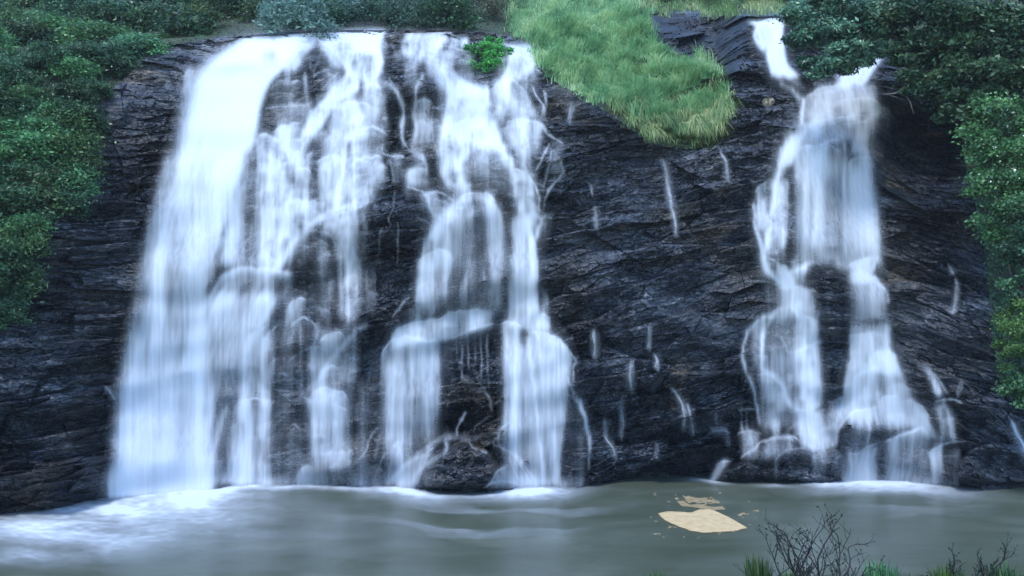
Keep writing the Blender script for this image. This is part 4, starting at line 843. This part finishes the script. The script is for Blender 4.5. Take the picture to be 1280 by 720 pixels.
def bush_mesh(name, n, rad, nc, leaf, mat_, seed, asp=.5, **kw):
    r = np.random.default_rng(seed); p, t = clump_points(n, rad, nc, r, **kw)
    rr = np.clip(.45 * t + .55 * r.random(n), 0, 1)
    V, q, a = leaf_quads(p, leaf, rnd=rr, asp=asp, r=r)
    return mesh_np(name, V, quads=q, attrs={'rnd': a}, mat=mat_)
def tube(pts, rads, sides=6):
    pts = np.array(pts, float); n = len(pts); t = np.gradient(pts, axis=0); t /= np.maximum(np.linalg.norm(t, axis=1), 1e-9)[:, None]
    ref = np.array([.3, .9, .2]); a = np.cross(t, ref); a /= np.linalg.norm(a, axis=1)[:, None]; b = np.cross(t, a)
    an = np.arange(sides) / sides * 2 * math.pi
    V = pts[:, None] + (a[:, None] * np.cos(an)[None, :, None] + b[:, None] * np.sin(an)[None, :, None]) * np.array(rads)[:, None, None]
    i = np.arange(n - 1)[:, None] * sides; j = np.arange(sides)[None]; j2 = (j + 1) % sides
    q = np.stack([i + j, i + j2, i + sides + j2, i + sides + j], -1).reshape(-1, 4)
    return V.reshape(-1, 3), q
def join(parts):
    V = []; Q = []; o_ = 0
    for v_, q_ in parts: V.append(v_); Q.append(q_ + o_); o_ += len(v_)
    return np.concatenate(V), np.concatenate(Q)

# bushes on the left slope
def protos(pref, n, leaf, mats, rad=(1, 1, .85), nc=42, **kw):
    return [bush_mesh(pref, int(n / (.8, 1.5, .9, 1.1)[i % 4] ** 1.4), rad, nc, leaf * (.8, 1.5, .9, 1.1)[i % 4], m_, 100 + i * 7, asp=(.5, .38, .6, .3)[i % 4], **kw) for i, m_ in enumerate(mats)]
leftp = protos('slope_bush', 4200, .15, [L_DARK, L_DARK, L_MID, L_MID])
r = np.random.default_rng(12)
spots = []
tries = 0
while len(spots) < 120 and tries < 6000:
    tries += 1
    x = r.uniform(-110, 372); y = r.uniform(-50, 400)
    if not inpoly(LEFTVEG, np.array([x]), np.array([y + 8]))[0]: continue
    if any((x - a) ** 2 + (y - b) ** 2 < 21 ** 2 for a, b in spots): continue
    spots.append((x, y))
named = {}
def nearest(x, y): return min(range(len(spots)), key=lambda i: (spots[i][0] - x) ** 2 + (spots[i][1] - y) ** 2)
for (x, y, lab) in ((85, 70, 'teal-green bush with paler leaves in the middle of the left slope'), (115, 95, 'bright teal bush beside the dark rock top left of the main fall'),
                    (320, 15, 'pale misty bush at the top of the slope beside the brink of the main fall'), (75, 262, 'yellow-green bush at the lower tip of the left slope plants'),
                    (15, 395, 'lowest dark bush at the left edge, above the bare rock'), (30, 290, 'dark green bush at the left edge halfway down the slope')):
    named[nearest(x, y)] = lab
for i, (x, y) in enumerate(spots):
    d = float(at(x, y, D0)) - .3
    o = bpy.data.objects.new('slope_bush', leftp[(i * 7 + int(y)) % 4]); col.objects.link(o)
    s = r.uniform(.8, 1.5) * (1.3 if y < 60 else 1.0); o.location = P(x, y, d); o.scale = (s, s * .9, s * r.uniform(.75, 1)); o.rotation_euler = (0, 0, r.uniform(0, 6.28))
    tag(o, named.get(i, 'leafy bush among the dark bushes covering the slope left of the main fall'), 'bush', 'bushes on the left slope')
# bushes behind the brink (far, most leaves tinted bluish for the haze)
farp = protos('hill_bush', 3800, .24, [L_HAZED, L_HAZED, L_DARK], rad=(2.1, 2.1, 1.8))
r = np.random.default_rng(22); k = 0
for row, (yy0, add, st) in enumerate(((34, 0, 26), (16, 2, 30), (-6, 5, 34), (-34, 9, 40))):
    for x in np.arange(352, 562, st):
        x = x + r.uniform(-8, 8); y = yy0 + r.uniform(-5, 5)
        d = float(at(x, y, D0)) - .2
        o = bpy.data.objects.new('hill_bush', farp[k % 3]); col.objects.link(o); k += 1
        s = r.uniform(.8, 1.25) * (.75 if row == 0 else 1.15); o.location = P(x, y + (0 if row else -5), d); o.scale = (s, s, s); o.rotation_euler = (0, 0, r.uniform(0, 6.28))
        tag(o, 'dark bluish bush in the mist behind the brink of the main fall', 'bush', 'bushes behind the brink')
def one_bush(x, y, rpx, n, leaf, mat_, label, seed, asp=.5, zs=.85, off=.4, name='bush', **kw):
    d = float(at(x, y, D0)) - off; rm = rpx * d / F
    e = empty(name, P(x, y + rpx * .6, d)); tag(e, label, 'bush')
    me = bush_mesh('foliage', n, (rm, rm, rm * zs), 34, leaf, mat_, seed, asp=asp, **kw)
    link('foliage', me, e, (0, 0, rm * .6))
    rr = np.random.default_rng(seed); parts = []
    for j in range(7):
        a = rr.uniform(0, 6.28); tip = np.array([math.cos(a) * rm * .6, math.sin(a) * rm * .6, rm * rr.uniform(.5, 1.1)])
        parts.append(tube([(0, 0, -.3), tip * .5 + [0, 0, .1], tip], [.03, .02, .01], 5))
    V_, q_ = join(parts); link('stem', mesh_np('stem', V_, quads=q_, mat=BARK), e)
    return e
BUSH_AT_BRINK = True
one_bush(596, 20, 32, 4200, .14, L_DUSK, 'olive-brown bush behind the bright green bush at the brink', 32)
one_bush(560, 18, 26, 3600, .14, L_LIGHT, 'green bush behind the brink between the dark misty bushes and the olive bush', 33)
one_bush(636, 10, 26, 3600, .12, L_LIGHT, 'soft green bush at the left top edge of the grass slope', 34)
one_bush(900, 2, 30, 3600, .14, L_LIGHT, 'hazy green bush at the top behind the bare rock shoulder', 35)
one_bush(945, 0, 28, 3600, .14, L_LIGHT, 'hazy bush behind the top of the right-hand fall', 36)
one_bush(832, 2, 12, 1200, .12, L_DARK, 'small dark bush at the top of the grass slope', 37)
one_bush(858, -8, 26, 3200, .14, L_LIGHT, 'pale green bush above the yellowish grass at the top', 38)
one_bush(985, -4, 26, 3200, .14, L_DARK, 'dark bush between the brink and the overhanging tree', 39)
one_bush(806, 82, 9, 700, .12, L_DARK, 'low dark weed clump on the right side of the grass slope', 41, off=.5)

# low leafy cover on every patch of soil
r = np.random.default_rng(77)
ys_, xs_ = np.nonzero(blur(soilf.astype(float), 3) > .35)
rho = D0[ys_, xs_] ** 2; kk_ = r.choice(len(ys_), 90000, p=(w_ := (1 / rho) * (.25 + vnoise(xs_ / 18., ys_ / 14., 5))) / w_.sum())
hx = gx[xs_[kk_]] + r.uniform(-1, 1, len(kk_)); hy = gy[ys_[kk_]] + r.uniform(-3, 1, len(kk_))
hill_ = inpoly(HILL, hx, hy + 2); hx = hx[~hill_]; hy = hy[~hill_]
pc = P(hx, hy, at(hx, hy, D0) - r.uniform(.02, .5, len(hx)))
V_, q_, a_ = leaf_quads(pc, .17, rnd=np.clip(.6 * vnoise(hx / 10, hy / 8, 6) + .4 * r.random(len(hx)), 0, 1), r=r)
o = link('undergrowth', mesh_np('undergrowth', V_, quads=q_, attrs={'rnd': a_}, mat=L_DARK)); tag(o, 'dark leafy ground cover between the bushes on the slopes', 'undergrowth', kind='stuff')

# grass
def grass(name, polys, n, hmin, hmax, wd, mat_, seed, lean=(0, -.25), droop=.5, depth=None):
    r_ = np.random.default_rng(seed); pts = []
    for poly, frac in polys:
        xs = [p_[0] for p_ in poly]; ys = [p_[1] for p_ in poly]; got = 0; want = int(n * frac)
        while got < want:
            x = r_.uniform(min(xs), max(xs), want); y = r_.uniform(min(ys), max(ys), want); nj = (fbm(x / 16, y / 11, 44, 3) - .5); ok = inpoly(poly, x + nj * 34, y - nj * 26)
            ok &= r_.random(want) < .25 + 1.1 * vnoise(x / 12, y / 8, seed)
            pts.append(np.stack([x[ok], y[ok]], 1)[:want - got]); got += len(pts[-1])
    p = np.concatenate(pts); p[:, 0] += r_.normal(size=len(p)) * 4; p[:, 1] += r_.normal(size=len(p)) * 3; n = len(p); root = P(p[:, 0], p[:, 1], at(p[:, 0], p[:, 1], D0) + .03)
    h = r_.uniform(hmin, hmax, n) * (.25 + 1.5 * vnoise(p[:, 0] / 13, p[:, 1] / 9, seed + 3) ** 1.3)
    az = r_.uniform(0, 2 * math.pi, n); out = np.stack([np.cos(az), np.sin(az), 0 * az], 1) * r_.uniform(.1, .5, n)[:, None]
    out[:, 0] += lean[0]; out[:, 1] += lean[1]
    side = np.stack([-np.sin(az), np.cos(az), 0 * az], 1); side[:, 0] = np.abs(side[:, 0]) + .3
    side /= np.linalg.norm(side, axis=1)[:, None]
    Vs = []
    for t, ww in ((0, 1), (.4, .9), (.75, .6), (1, .05)):
        c_ = root + np.stack([0 * h, 0 * h, h * (t - droop * t * t * .9)], 1) + out * (h * t * t)[:, None]
        Vs += [c_ - side * wd * ww / 2, c_ + side * wd * ww / 2]
    V = np.stack(Vs, 1).reshape(-1, 3); b_ = np.arange(n)[:, None] * 8
    q = np.concatenate([b_ + np.array([[0, 1, 3, 2]]), b_ + np.array([[2, 3, 5, 4]]), b_ + np.array([[4, 5, 7, 6]])])
    cl = fbm(p[:, 0] / 16, p[:, 1] / 9, seed + 5, 3); cl = np.clip((cl - .5) * 2 + .5, 0, 1); rr = np.clip(.6 * cl + .5 * r_.random(n), 0, 1)
    o = link(name, mesh_np(name, V, quads=q, attrs={'rnd': np.repeat(rr, 8)}, mat=mat_)); return tag(o, kind='stuff')
G1 = [(640,-60),(640,50),(664,54),(672,82),(700,98),(728,118),(756,134),(790,146),(830,150),(880,146),(905,118),(908,95),(870,86),(840,76),(822,60),(806,36),(798,18),(800,-60)]
G2 = [(756,130),(786,150),(812,166),(850,178),(892,178),(904,150),(912,112),(900,100),(870,120),(820,130)]
G3 = [(798,-60),(800,18),(850,14),(890,22),(935,18),(985,12),(985,-60)]
o = grass('slope_grass', [(G1, 1)], 46000, .6, 1.3, .06, L_GRASS, 3); tag(o, 'tall bright green grass covering the slope above the bare rock', 'grass')
o = grass('hanging_grass', [(G2, 1)], 11000, .6, 1.3, .05, L_DRY, 4, lean=(0, -.8), droop=1.5); tag(o, 'yellowish grass hanging over the rock at the foot of the grass slope', 'grass')
o = grass('ridge_grass', [(G3, 1)], 8000, .5, 1.0, .07, L_DRY, 6); tag(o, 'pale yellow-green grass on the ridge above the bare rock shoulder', 'grass')

# trees and creepers at the right
def crown_from(blobs, per, leaf, mat_, seed, asp=.42, droop=.25):
    r_ = np.random.default_rng(seed); Vs = []; Qs = []; As = []; o_ = 0; cen = []
    for (x, y, d, rp, wgt) in blobs:
        rm = rp * d / F; n = int(per * wgt); c = P(np.array(x), np.array(y), d)
        p, t = clump_points(n, (rm * 1.15, rm, rm * .8), max(8, int(14 * wgt)), r_, shell=.4, spread=.24, low=-.9)
        V_, q_, a_ = leaf_quads(p + c, leaf, rnd=np.clip(.5 * t + .5 * r_.random(n), 0, 1), asp=asp, droop=droop, r=r_, up=.6)
        Vs.append(V_); Qs.append(q_ + o_); As.append(a_); o_ += len(V_); cen.append(c)
    return mesh_np('crown', np.concatenate(Vs), quads=np.concatenate(Qs), attrs={'rnd': np.concatenate(As)}, mat=mat_), cen
def tree(base, blobs, per, leaf, mat_, seed, label, trunk_r=.28, knot=None, **kw):
    e = empty('tree', base); tag(e, label, 'tree')
    me, cen = crown_from(blobs, per, leaf, mat_, seed, **kw)
    me.vertices.foreach_get  # keep world positions relative to the base
    co = np.empty(len(me.vertices) * 3, np.float32); me.vertices.foreach_get('co', co); co = co.reshape(-1, 3) - np.array(base, np.float32); me.vertices.foreach_set('co', co.ravel()); me.update()
    link('crown', me, e)
    kn = np.array(knot) - np.array(base); r_ = np.random.default_rng(seed + 1)
    V_, q_ = tube([(0, 0, -.6), kn * .35 + [.2, .1, .1], kn * .7 + [-.1, 0, .1], kn], [trunk_r, trunk_r * .85, trunk_r * .7, trunk_r * .6], 9); link('trunk', mesh_np('trunk', V_, quads=q_, mat=BARK, smooth=True), e)
    for c in cen:
        t = c - np.array(base); m1 = (kn + t) / 2 + r_.normal(size=3) * .25 + [0, 0, .35]
        pr = [tube([kn, (kn + m1) / 2, m1, (m1 + t) / 2 + r_.normal(size=3) * .1, t], [.12, .1, .075, .05, .025], 6)]
        for j in range(4):
            tp = t + r_.normal(size=3) * np.array([.7, .6, .5]); pr.append(tube([m1 * .4 + t * .6, (m1 * .4 + t * .6 + tp) / 2 + [0, 0, .1], tp], [.03, .02, .008], 4))
        V_, q_ = join(pr); link('limb', mesh_np('limb', V_, quads=q_, mat=BARK, smooth=True), e)
    return e
tree(tuple(P(np.array(1170.), np.array(100.), 49.0)), [(1008,20,47,22,.8),(1030,45,46.5,26,1),(1002,48,46.5,16,.6),(1052,68,46,20,.8),(1020,84,46,18,.7),(1070,78,46.3,15,.6),(1040,10,47,28,1),(1075,36,46.5,26,1),(1098,58,46.5,16,.5),(1100,14,47,30,1)],
     4300, .25, L_TREE, 51, 'tree leaning over the right-hand fall with light dark-green sprays', knot=P(np.array(1110.), np.array(40.), 48.5))
tree(tuple(P(np.array(1290.), np.array(190.), 46.0)), [(1140,18,45.5,34,1.2),(1185,28,45,36,1.2),(1160,66,45,30,1),(1132,70,45.5,20,.6),(1200,80,44.5,34,1.2),(1235,40,44,36,1.2),(1270,15,44,34,1),(1180,112,44.5,28,.9),(1150,100,45,22,.7),(1215,128,44,28,.9),(1255,90,43.5,34,1),(1188,148,44.3,18,.4),(1300,60,43,40,1),(1320,120,43,36,.8)],
     4600, .25, L_TREE, 52, 'large dark tree filling the top right corner above the shaded rock', knot=P(np.array(1220.), np.array(80.), 46.0), trunk_r=.4)
# bare dead twig under the tree
Vt, qt = join([tube(P(np.array([1106., 1116, 1124, 1132, 1138, 1142]), np.array([117.5, 117, 115, 118, 128, 142]), np.array([46.5, 46, 45.6, 45.4, 45.4, 45.6])), [.02, .03, .035, .035, .03, .012], 5), tube(P(np.array([1122., 1130, 1150, 1170]), np.array([115., 108, 100, 92]), np.array([45.6, 45.6, 45.8, 46])), [.03, .04, .06, .08], 5)])
o = link('dead_branch', mesh_np('dead_branch', Vt, quads=qt, mat=simple('bare_wood', (.12, .10, .09), (.3, .26, .22), 8))); tag(o, 'bare pale branch hooking down in front of the black hollow', 'branch')
# creeper-covered shrubs with white flowers down the right edge
def creeper(blobs, label, mat_, seed, per=3600, leaf=.17, flowers=0):
    edge = blobs[0][0] > 1000
    base = P(np.array(float(blobs[-1][0])), np.array(float(blobs[-1][1] + blobs[-1][3])), blobs[-1][2] + .6)
    e = empty('creeper_bush' if edge else 'bush', base); tag(e, label, 'bush', 'leafy bushes down the right edge' if edge else None)
    me, cen = crown_from(blobs, per, leaf, mat_, seed, asp=.6); me.name = 'foliage'
    co = np.empty(len(me.vertices) * 3, np.float32); me.vertices.foreach_get('co', co); co = co.reshape(-1, 3) - base.astype(np.float32); me.vertices.foreach_set('co', co.ravel()); me.update()
    link('foliage', me, e)
    r_ = np.random.default_rng(seed)
    if flowers:
        V4 = co.reshape(-1, 4, 3).mean(1); 
        c0 = V4[r_.choice(len(V4), flowers * 6)]; c0 = c0[np.argsort(c0[:, 1])][:flowers * 3]; c0 = c0[r_.choice(len(c0), flowers)] + [0, -.06, .02]
        Vs, q_, a_ = leaf_quads(np.repeat(c0, 3, 0) + r_.normal(size=(flowers * 3, 3)) * .015, .06, asp=.8, r=r_)
        tag(link('flowers', mesh_np('flowers', Vs, quads=q_, attrs={'rnd': a_}, mat=L_WHITE), e), kind='stuff')
    pr = []
    for c in cen:
        t = c - base; pr.append(tube([(0, .3, 0), t * .5 + [0, .3, 0], t], [.07, .05, .02], 5))
    V_, q_ = join(pr); link('stem', mesh_np('stem', V_, quads=q_, mat=BARK), e)
    return e
creeper([(1250,150,42.5,34,1),(1285,180,42,36,1),(1235,185,42.8,26,.8),(1262,215,42.2,32,1)], 'bright bush dotted with white flowers below the large dark tree', L_MID, 61, flowers=160)
creeper([(1278,250,42,34,1),(1242,240,43,22,.6),(1225,220,43.4,14,.3),(1250,285,42.6,26,.8)], 'leafy bush with white specks at the right edge, above the rock gap', L_MID, 62, flowers=110)
creeper([(1285,310,42,30,.9),(1258,320,42.6,16,.4),(1282,355,42,24,.7)], 'darker bush at the right edge halfway down the cliff', L_DARK, 63, flowers=30)
creeper([(1285,400,41.6,26,.8),(1262,415,41.8,16,.4),(1270,450,41.6,22,.7),(1252,432,42,9,.2)], 'yellow-green bush on the rock at the right edge, above the black boulder', L_YEL, 64, leaf=.11)
creeper([(1272,482,41.8,15,.4),(1292,490,41.5,22,.5)], 'lowest small bush on the right edge, drooping over the rock', L_MID, 65)

d_b = float(at(608, 85, D0)) - .6
creeper([(594,74,d_b,13,.35),(611,66,d_b,17,.5),(625,80,d_b - .1,15,.45),(604,88,d_b - .2,13,.35),(632,68,d_b,9,.2),(588,62,d_b,7,.12),(616,52,d_b,8,.15)], 'bright green bush growing on the brink between two white streams', L_BRIGHT, 31, leaf=.11, per=6000)

# ------------------------------------------------------------------ near bank
by_ = np.linspace(-14, 33, 80); bx_ = np.linspace(-60, 60, 140); BX, BY = np.meshgrid(bx_, by_)
BZ = np.interp(BY, [-14, 4, 10, 20, 29, 33], [7.4, 7.3, 5.65, 2.6, -.1, -1.2]) + (fbm(BX / 3, BY / 3, 14, 3) - .5) * .45
n0, n1 = BX.shape; idx = np.arange(n0 * n1).reshape(n0, n1)
q = np.stack([idx[:-1, :-1], idx[:-1, 1:], idx[1:, 1:], idx[1:, :-1]], -1).reshape(-1, 4)
o = link('bank_ground', mesh_np('bank_ground', np.stack([BX, BY, BZ], -1).reshape(-1, 3), quads=q, smooth=True, mat=SOIL)); tag(o, kind='structure')
def bz(x, y): return float(np.interp(y, [-14, 4, 10, 20, 29, 33], [7.4, 7.3, 5.65, 2.6, -.1, -1.2]))
def bare_shrub(pxb, d, height, spread, seed, label):
    x = (pxb - 640) / F * d; z0 = bz(x, d) - .1; r_ = random.Random(seed); parts = []; leaves = []
    e = empty('bare_shrub', (x, d, z0)); tag(e, label, 'shrub', 'bare shrubs on the near bank')
    def grow(p, dr, ln, rad, lev):
        pts = [p]; cur = p.copy(); v_ = dr.copy()
        nseg = 5
        for j in range(nseg):
            v_ = v_ + np.array([r_.gauss(0, .16), r_.gauss(0, .16), r_.gauss(.04, .1)]); v_ /= np.linalg.norm(v_)
            cur = cur + v_ * ln / nseg; pts.append(cur.copy())
            if lev > 0 and j >= 1 and r_.random() < .78:
                s = np.array([r_.gauss(0, 1) * spread, r_.gauss(0, .8), r_.uniform(.0, .7)]); nd = v_ * .9 + s * .75; nd /= np.linalg.norm(nd)
                grow(cur.copy(), nd, ln * r_.uniform(.45, .7), rad * .55, lev - 1)
        parts.append(tube(pts, np.linspace(rad, rad * .5, len(pts)), 4))
        if lev <= 1:
            for pt in pts[2:]: leaves.append(pt)
    for k_ in range(9):
        a = (k_ - 4) / 4
        dr = np.array([a * spread * 1.5, r_.gauss(0, .25), 1.0]); dr /= np.linalg.norm(dr)
        grow(np.array([r_.gauss(0, .05), r_.gauss(0, .05), 0.]), dr, height * r_.uniform(.5, .78), .023, 3)
    V_, q_ = join(parts); link('branches', mesh_np('branches', V_, quads=q_, mat=DARKBARK), e)
    rr = np.random.default_rng(seed); Lp = np.array(leaves); Lp = Lp[rr.random(len(Lp)) < .5]
    Vs, ql, al = leaf_quads(Lp, .04, asp=.6, r=rr); link('leaves', mesh_np('leaves', Vs, quads=ql, attrs={'rnd': al * .3}, mat=L_DARK), e)
bare_shrub(1022, 14.0, 1.32, .95, 4, 'nearly leafless dark shrub in front of the pool, between two grass tufts')
bare_shrub(1222, 14.5, .88, .8, 9, 'smaller bare shrub on the near bank at the lower right')
def tuft(pxb, top, d, wpx, label, seed, n=420, m_=None):
    x = (pxb - 640) / F * d; z0 = bz(x, d) - .1; ztop = CH - (top - 360) / F * d; h = ztop - z0; r_ = np.random.default_rng(seed)
    rad = wpx / 2 * d / F; az = r_.uniform(0, 6.283, n); rr = rad * .75 * np.sqrt(r_.random(n)); root = np.stack([np.cos(az) * rr, np.sin(az) * rr, 0 * rr], 1)
    out = np.stack([np.cos(az), np.sin(az), 0 * az], 1) * (r_.uniform(.05, .5, n) * rad)[:, None]; hh = h * r_.uniform(.6, 1.08, n)
    side = np.stack([np.abs(np.sin(az)) + .4, np.cos(az) * .5, 0 * az], 1); Vs = []
    for t, ww in ((0, 1), (.4, .9), (.75, .6), (1, .05)):
        c_ = root + np.stack([0 * hh, 0 * hh, hh * (t - .15 * t * t)], 1) + out * t * t; Vs += [c_ - side * .009 * ww, c_ + side * .009 * ww]
    V_ = np.stack(Vs, 1).reshape(-1, 3); b_ = np.arange(n)[:, None] * 8
    q_ = np.concatenate([b_ + np.array([[0, 1, 3, 2]]), b_ + np.array([[2, 3, 5, 4]]), b_ + np.array([[4, 5, 7, 6]])])
    o_ = link('grass_tuft', mesh_np('grass_tuft', V_, quads=q_, attrs={'rnd': np.repeat(r_.random(n), 8)}, mat=m_ or L_MID), None, (x, d, z0)); tag(o_, label, 'grass tuft', 'grass tufts on the near bank')
tuft(948, 684, 16, 34, 'dark green grass tuft left of the nearly leafless shrub', 1)
tuft(1102, 692, 15, 46, 'rounded green grass tuft between the two bare shrubs', 2)
tuft(1186, 700, 14.5, 44, 'bright grass tuft at the foot of the smaller bare shrub', 3, m_=L_BRIGHT)
tuft(1262, 698, 14.5, 50, 'grass tuft in the lower right corner beyond the smaller shrub', 5, m_=L_MID)
tuft(990, 706, 15.5, 40, 'low grass tuft under the nearly leafless shrub', 6)
tuft(820, 708, 17, 30, 'faint low grass tuft furthest from the shrubs, at the bottom edge', 7)
tuft(1146, 710, 15, 44, 'low dark tuft just right of the rounded green tuft', 8)

# ------------------------------------------------------------------ air
hm, nt, N, K = mat('haze_air'); out = N('ShaderNodeOutputMaterial'); pv = N('ShaderNodeVolumePrincipled')
pv.inputs['Color'].default_value = (.75, .86, 1, 1); pv.inputs['Density'].default_value = .00025; K(pv.outputs[0], out.inputs['Volume'])
hv = np.array([(x, y, z) for x in (-110, 110) for y in (-20, 175) for z in (-6, 72)], float)
o = link('haze', mesh_np('haze', hv, quads=[(0,1,3,2),(4,6,7,5),(0,4,5,1),(2,3,7,6),(0,2,6,4),(1,5,7,3)], mat=hm)); tag(o, kind='stuff')
